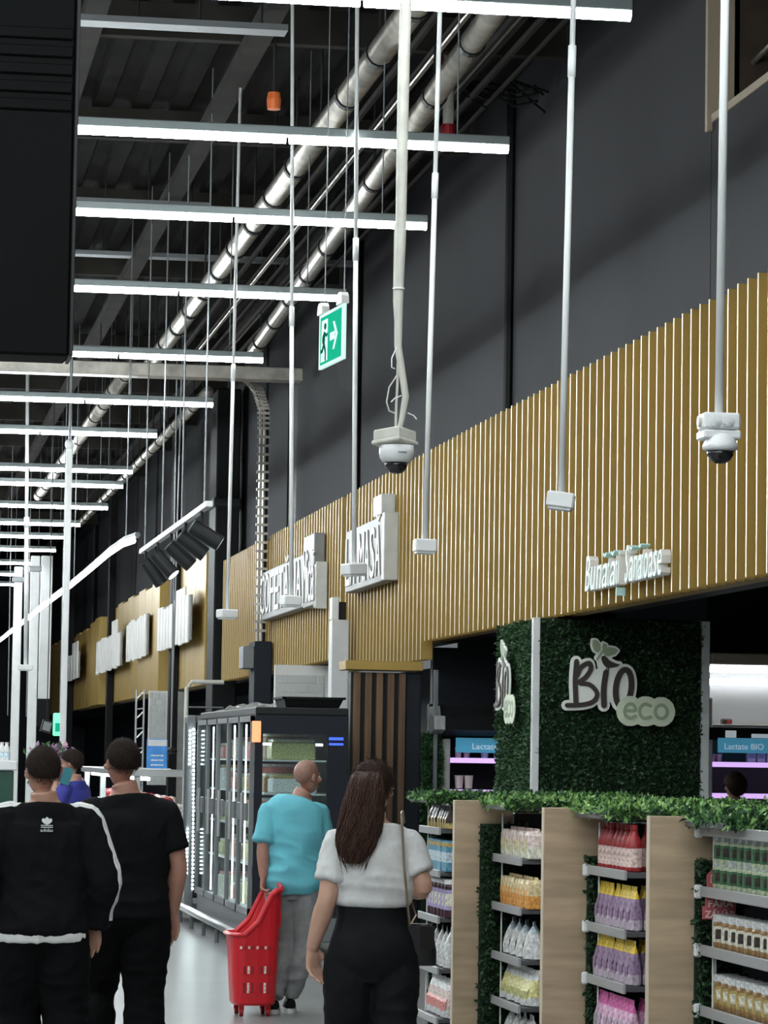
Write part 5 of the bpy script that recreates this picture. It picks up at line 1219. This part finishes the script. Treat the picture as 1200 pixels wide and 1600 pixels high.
    tr = outfit['trousers']; mb = MB(); torso(mb, tr.get('inf', .012)+.006, .446*h, tr['top'])
    for s_ in 'LR': leg(mb, s_, tr.get('inf', .012), tr.get('zend', .0), tr.get('loose', .02))
    out['trousers'] = skin_obj('trousers', mb, .009, tr['mat'], t, 4, tr.get('folds'))
    sh_ = outfit['top']; mb = MB(); torso(mb, sh_.get('inf', .014), sh_['hem'], .842*h, sh_.get('flare', .0))
    for s_ in 'LR': arm(mb, s_, sh_.get('inf', .014), sh_.get('sleeve', .3))
    out['top'] = skin_obj(sh_.get('name', 'shirt'), mb, .009, sh_['mat'], t, 3, sh_.get('folds'))
    for s_ in 'LR':
        A = V['ank'+s_]; so = outfit['shoes']; mb = MB()
        limb(mb, [(A.x, A.y-.045*k, A.z-.03*k, .034*k, .04*k), (A.x, A.y+.02*k, A.z-.025*k, .042*k, .05*k), (A.x, A.y+.1*k, A.z-.045*k, .048*k, .036*k), (A.x, A.y+.19*k, A.z-.058*k, .047*k, .024*k), (A.x, A.y+.23*k, A.z-.062*k, .03*k, .018*k)], 14, (1, 0, 0), 4)
        so_ = skin_obj('shoe', mb, .008, so[0], t, 2)
        mb = MB(); zz = A.z-.048*h
        mb.rings([[(A.x+.05*k*math.copysign(abs(math.cos(q))**.6, math.cos(q)), A.y+.085*k+.155*k*math.sin(q), z) for q in [2*math.pi*j/18 for j in range(18)]] for z in (zz, zz+.03)]).build('sole', so[1], so_, local=True)
    if hairfn: hairfn(t, V, rot, k, P)
    return t, V, P, rot, out
def bvh_of(o):
    me = o.data; return BVHTree.FromPolygons([v.co for v in me.vertices], [tuple(p.vertices) for p in me.polygons])
def ribbon_on(bv, pts, dirs, w_, mat, name, parent, lift=.003, side=(0, 1, 0)):
    """strip of cloth lying on a surface: rays are shot from outside towards each axis point"""
    mb = MB(); L_ = []; sd = Vector(side)
    for p, d in zip(pts, dirs):
        p, d = Vector(p), Vector(d).normalized(); row = []
        for s_ in (-1, 1):
            o_ = p+d*.3+sd*s_*w_/2; hit = bv.ray_cast(o_, -d, .5)
            row.append((hit[0] if hit[0] is not None else p)+d*lift)
        L_.append(row)
    vs = [q for row in L_ for q in row]+[q-Vector(dirs[i]).normalized()*.004 for i, row in enumerate(L_) for q in row]; n = len(L_); m = 2*n
    fs = [(2*i, 2*i+1, 2*i+3, 2*i+2) for i in range(n-1)]+[(m+2*i+2, m+2*i+3, m+2*i+1, m+2*i) for i in range(n-1)]
    fs += [(2*i, 2*i+2, m+2*i+2, m+2*i) for i in range(n-1)]+[(2*i+1, m+2*i+1, m+2*i+3, 2*i+3) for i in range(n-1)]
    mb.add(vs, fs).build(name, mat, parent, local=True)

short_hair = lambda mat, lb, fr, th: (lambda t, V, rot, k, P: hair_cap('hair', mat, V['head'], rot, k, t, lb, fr, th))
# --- man in track jacket
jl = at(66, 1400, 15.5); H1 = 1.785
t, V, P, rot, out = person('man in black track jacket with white sleeve stripes, seen from behind', (jl.x, 15.5, 0), H1, R(2),
    dict(elR=(.285, -.04, 1.17), wrR=(.262, .05, .93), elL=(-.285, -.03, 1.17), wrL=(-.28, .06, .93), handR=(-.05, .25, -1), handL=(.05, .2, -1), thumbR=(-.9, .3, 0), thumbL=(.9, .3, 0),
         kneeR=(.12, -.02, .5), ankR=(.12, -.16, .1), kneeL=(-.1, .06, .51), ankL=(-.1, .1, .086), head=(-.012, .02, 1.66), curlR=.75),
    dict(trousers=dict(mat='cloth_black2', top=1.0, inf=.022, loose=.05, zend=.02, folds=[(.012, 9, 9, 12, 3, .4, .5)]), top=dict(mat='cloth_black', hem=.9, inf=.034, flare=-.012, sleeve=1., name='track_jacket', folds=[(.012, 6, 6, 9, 1, 1.0, .25), (.008, 14, 14, 10, 5, 1.2, .4)]), shoes=('cloth_black2', 'white_plastic')),
    short_hair('hair_dark', -.038, .06, .006), 'skin', head_yaw=12, bulk=1.08)
bv = bvh_of(out['top'])
for s_, nm in ((1, 'R'), (-1, 'L')):
    S_, E_, W_ = V['sh'+nm], V['el'+nm], V['wr'+nm]
    ax_pts = [Vector((s_*.09, -.01, 1.40)), Vector((s_*.13, -.01, 1.40)), S_+Vector((0, 0, -.02)), S_*.75+E_*.25, S_*.5+E_*.5, S_*.25+E_*.75, E_, E_*.65+W_*.35, E_*.3+W_*.7, W_*.92+E_*.08]
    dr = [Vector((s_*.25, -.25, 1)), Vector((s_*.4, -.3, 1)), Vector((s_*.8, -.35, .6)), Vector((s_*1, -.4, .25)), Vector((s_*1, -.4, .1)), Vector((s_*1, -.4, .05)), Vector((s_*1, -.4, 0)), Vector((s_*1, -.4, 0)), Vector((s_*1, -.4, 0)), Vector((s_*1, -.4, 0))]
    dense_p, dense_d = cr([tuple(p) for p in ax_pts], 4), cr([tuple(d) for d in dr], 4)
    for j in range(3):
        off = (j-1)*.021
        ribbon_on(bv, [Vector(p)+Vector((off*.4 if False else 0, off, 0)) for p in dense_p], dense_d, .0165, 'white_cloth', 'sleeve_stripe', out['top'])
limb_mb = MB(); limb_mb.tube([(0, -.012, 1.468), (0, -.004, 1.5), (0, .0, 1.53)], [(.088, .075), (.075, .068), (.068, .063)], 20, ref=(1, 0, 0)); skin_obj('collar', limb_mb, .009, 'cloth_black', out['top'], 2)
limb_mb = MB(); limb_mb.tube([(0, -.004, .85), (0, -.004, .88), (0, 0, .96)], [(.222, .165), (.226, .17), (.2, .15)], 26, ref=(1, 0, 0)); skin_obj('undershirt', limb_mb, .009, 'white_cloth', t, 2, [(.006, 16, 16, 4, 2, .87, .1)])
for nm in 'RL':
    W_, E_ = V['wr'+nm], V['el'+nm]; limb_mb = MB(); limb_mb.tube([W_*.88+E_*.12, W_*1.03-E_*.03], [.052, .036], 14); skin_obj('cuff', limb_mb, .008, 'cloth_black', out['top'], 2)
eb = MB(); ez = 1.41; hit = bv.ray_cast(Vector((0, -.6, ez)), Vector((0, 1, 0)), 1.); ey = (hit[0].y if hit[0] else -.15)-.012
for a_ in (-38, 0, 38):
    ca, sa = math.cos(R(90+a_)), math.sin(R(90+a_)); pl = []
    for u_, w_ in ((0, .002), (.35, .008), (.7, .0095), (.9, .006), (1, 0), (.9, -.006), (.7, -.0095), (.35, -.008), (0, -.002)):
        r_ = .036*u_; pl.append((ca*r_-sa*w_, sa*r_+ca*w_))
    eb.prism(pl[::-1], (0, ey-.0005*(a_ != 0), ez), (1, 0, 0), (0, 0, 1), .004)
for k in range(2): eb.box(-.028, .028, ey-.004, ey, ez-.006-.009*k, ez-.002-.009*k)
put_text(eb, 'adidas', (-.03, ey-.002, ez-.034), (1, 0, 0), (0, 0, 1), .022, .002, width=.06)
eb.build('back_emblem', 'white_cloth', out['top'], local=True)

# --- man in black tee
jl = at(197, 1400, 16.5); H2 = 1.825
person('man in black short sleeved tee and black trousers walking away', (jl.x, 16.5, 0), H2, R(-2),
    dict(elR=(.265, -.02, 1.19), wrR=(.245, .05, .945), elL=(-.26, -.05, 1.2), wrL=(-.25, -.02, .95), handR=(.02, .12, -1), thumbR=(-.85, .5, 0), thumbL=(.5, .8, 0), curlR=.5,
         kneeL=(-.135, .12, .53), ankL=(-.16, .02, .16), kneeR=(.1, -.03, .51), ankR=(.11, -.1, .09), hipL=(-.1, 0, .91), hipR=(.1, 0, .91), head=(-.035, .03, 1.705), neck=(-.01, -.01, 1.545)),
    dict(trousers=dict(mat='cloth_black2', top=1.05, inf=.016, loose=.035, zend=.02, folds=[(.012, 9, 9, 12, 3, .4, .5)]), top=dict(mat='cloth_black', hem=.93, inf=.022, flare=.004, sleeve=.36, folds=[(.014, 5, 5, 11, 1, 1.05, .2), (.007, 12, 12, 9, 5, 1.3, .4)]), shoes=('cloth_black2', 'white_plastic')),
    short_hair('hair_dark', -.036, .06, .006), 'skin_b', head_yaw=22, bulk=1.1)
# --- man in cyan tee with the basket
jl = at(456, 1400, 21.9); H3 = 1.735
t, V, P, rot, out = person('bald man in cyan tee and grey sweatpants pulling the red basket', (jl.x, 21.9, 0), H3, R(-6),
    dict(elL=(-.205, -.07, 1.13), wrL=(-.2, -.1, .93), handL=(-.02, -.05, -1), thumbL=(.3, .8, 0), curlL=1.2, shL=(-.168, -.02, 1.375), shR=(.17, -.005, 1.375), elR=(.215, .03, 1.14), wrR=(.17, .24, 1.05), handR=(-.2, 1, .1), thumbR=(-.3, 0, 1),
         kneeL=(-.05, .05, .49), ankL=(-.115, -.06, .085), kneeR=(.085, .02, .49), ankR=(.0, .06, .084), head=(.095, .06, 1.615), neck=(.045, .02, 1.46), chest=(.02, .0, 1.26)),
    dict(trousers=dict(mat='grey_pants', top=.92, inf=.012, loose=.012, zend=.03, folds=[(.014, 8, 8, 13, 3, .25, .3)]), top=dict(mat='cyan_tee', hem=.83, inf=.032, flare=.006, sleeve=.42, folds=[(.022, 4, 4, 9, 1, 1.0, .22), (.012, 7, 7, 5, 5, 1.2, .25)]), shoes=('black', 'white_plastic')),
    lambda t, V, rot, k, P: hair_cap('hair', 'hair_bald', V['head'], rot, k, t, -.05, .09, .0015, strands=0), 'skin_b', head_yaw=-48, bulk=.98)
# --- woman
jl = at(582, 1400, 14.0); H4 = 1.73
def woman_hair(t, V, rot, k, P):
    hair_cap('hair', 'hair_brown', V['head'], rot, k, t, -.075, .05, .014, strands=7000, slen=.03)
    mb = MB(); c = V['head']; P_ = [(c.x-.03, -.06, 1.69, .05, .045), (c.x-.045, -.105, 1.65, .068, .05), (c.x-.055, -.125, 1.57, .078, .05), (-.07, -.135, 1.48, .085, .045), (-.085, -.14, 1.4, .082, .04), (-.095, -.145, 1.34, .06, .03), (-.1, -.145, 1.29, .03, .016)]
    P2 = cr(P_, 5); rg = []
    for i, p in enumerate(P2):
        ring = []
        for j in range(44):
            q = 2*math.pi*j/44; wv_ = .08*math.sin(7*q+i*.35)+.1*noise.noise((math.cos(q)*4, math.sin(q)*4, i*.16))+.05*math.sin(13*q-i*.3)
            ring.append((p[0]+p[3]*math.cos(q)*(1+wv_), p[1]+p[4]*math.sin(q)*(1+wv_*1.5), p[2]))
        rg.append(ring)
    mb.rings(rg).build('ponytail', 'hair_brown', t, smooth=True, local=True)
    g = random.Random(9); sb = MB(); pt = V['head']
    for _ in range(260):
        q = g.uniform(0, 2*math.pi); amp = g.uniform(.94, 1.1); ph = g.uniform(0, 6); a0 = g.uniform(0, .45); a1 = g.uniform(.7, 1.); dr_ = g.uniform(0, .06); kx = g.uniform(-.03, .03); pts_ = []
        for m_ in range(12):
            u_ = a0+(a1-a0)*m_/11; f_ = min(u_, 1)*(len(P2)-1); i0 = min(int(f_), len(P2)-2); fr_ = f_-i0
            p = [P2[i0][c_]*(1-fr_)+P2[i0+1][c_]*fr_ for c_ in range(5)]
            qq = q+.2*math.sin(ph+u_*11); am = amp*(1.04+.13*math.sin(ph*2+u_*15)*u_)
            pts_.append((p[0]+p[3]*am*math.cos(qq), p[1]+p[4]*am*math.sin(qq), p[2]-dr_*max(0, u_-.7)/.3)); pts_[-1] = (pts_[-1][0]+kx*max(0, u_-.6), *pts_[-1][1:])
        sb.tube(pts_, [.0022]*9+[.0018, .0012, .0005], 4)
    tag(sb.build('strands', 'hair_brown', t, local=True), kind='stuff')
    gl = MB()
    for s_ in (-1, 1): gl.tube([P(s_*.082, 0, .005), P(s_*.075, .05, .005), P(s_*.06, .095, .004)], .003, 6)
    gl.build('glasses', 'steel', t, local=True)
t, V, P, rot, out = person('woman in light grey tee and black jeans with long brown hair', (jl.x, 14, 0), H4, R(-3),
    dict(shL=(-.152, -.01, 1.375), shR=(.152, -.01, 1.375), elL=(-.205, -.05, 1.13), wrL=(-.26, .02, .915), handL=(.08, .2, -1), thumbL=(.85, .5, 0), elR=(.218, -.05, 1.18), wrR=(.1, .15, 1.17), handR=(-.8, .5, .2), thumbR=(0, .3, 1), curlL=.75,
         head=(.0, .02, 1.613), neck=(0, -.01, 1.46), kneeL=(-.09, .06, .49), ankL=(-.085, -.08, .09), kneeR=(.1, .0, .48), ankR=(.1, .08, .083), hipL=(-.1, 0, .86), hipR=(.1, 0, .86)),
    dict(trousers=dict(mat='jean_black', top=1.13, inf=.014, loose=.04, zend=.03, folds=[(.01, 9, 9, 12, 3, .5, .3)]), top=dict(mat='grey_tee', hem=1.105, inf=.03, flare=-.004, sleeve=.33, folds=[(.018, 3, 3, 15, 1, 1.19, .08), (.006, 10, 10, 8, 5, 1.3, .3)]), shoes=('white_plastic', 'white_plastic')),
    woman_hair, 'skin_pale', head_yaw=-28, bulk=.97, female=True)
# her handbag (hangs from her shoulder)
bc = at(657, 1475, 13.98)
t = thing('handbag', 'small black leather handbag hanging at the hip of the woman', 'bag', bc)
mb = MB(); rg = []
for f_, w_, d_ in ((-.095, .05, .016), (-.09, .062, .028), (-.03, .068, .036), (.04, .064, .03), (.085, .056, .018), (.09, .05, .008)):
    rg.append([(bc.x+w_*math.copysign(abs(math.cos(q))**.5, math.cos(q))-f_*.12, 13.98+d_*math.sin(q), bc.z+f_) for q in [2*math.pi*j/20 for j in range(20)]])
mb.rings(rg).build('bag_body', 'blackgloss', t, smooth=True)
MB().rings([[(bc.x+(.066-.0*k)*c_-.01, 13.98-.038-.004*k+abs(c_)*.006, bc.z+z) for c_ in (-1, -.5, 0, .5, 1)]+[(bc.x+.066*c_-.01, 13.98-.03, bc.z+z) for c_ in (1, .5, 0, -.5, -1)] for k, z in enumerate((-.02, .03, .08))]).build('flap', 'blackgloss', t)
bo = t
sp_ = [at(640, 1447, 13.95), at(636, 1410, 13.9), at(632, 1360, 13.86), at(630, 1320, 13.86), at(628, 1290, 13.87), at(627, 1272, 13.95), at(629, 1268, 14.02), at(631, 1285, 14.12)]
M('chain', (.45, .36, .28), .3, .8)
MB().tube(sp_, .006, 7).build('strap', 'chain', t)
MB().tube([at(640, 1447, 13.97), at(650, 1430, 13.98), at(640, 1400, 14.05)], .004, 6).build('strap', 'chain', t)
# --- far shopper in blue polo
jl = at(112, 1300, 29.0)
t, V, P, rot, out = person('distant man in royal blue polo holding a teal mask to his ear', (jl.x, 29.0, 0), 1.78, R(60),
    dict(elL=(-.26, .05, 1.2), wrL=(-.12, .12, 1.52), handL=(.1, -.1, 1), thumbL=(0, 1, 0)),
    dict(trousers=dict(mat='cloth_black', top=1.05), top=dict(mat='blue_shirt', hem=.9, inf=.022, sleeve=.4), shoes=('black', 'white_plastic')),
    short_hair('hair_dark', -.05, .05, .012), 'skin', vox=.012, head_yaw=10, head_pitch=-8)
mp = at(104, 1213, 28.8); tag(MB().obox(mp, (.085, .03, .15), Matrix.Rotation(R(18), 3, 'Y')).build('teal_mask', 'teal_mask', loc=mp), 'teal cloth mask dangling at the ear of the distant man', 'mask')
# --- head behind the greenery at the right edge
jl = at(1150, 1215, 27.5)
person('person with dark brown hair behind the planter at the right edge', (jl.x, 27.5, 0), 1.66, R(20), {},
    dict(trousers=dict(mat='cloth_black', top=.95), top=dict(mat='cloth_black', hem=.85, inf=.02, sleeve=.4), shoes=('black', 'black')),
    short_hair('hair_brown', -.09, .04, .028), 'skin', vox=.014)
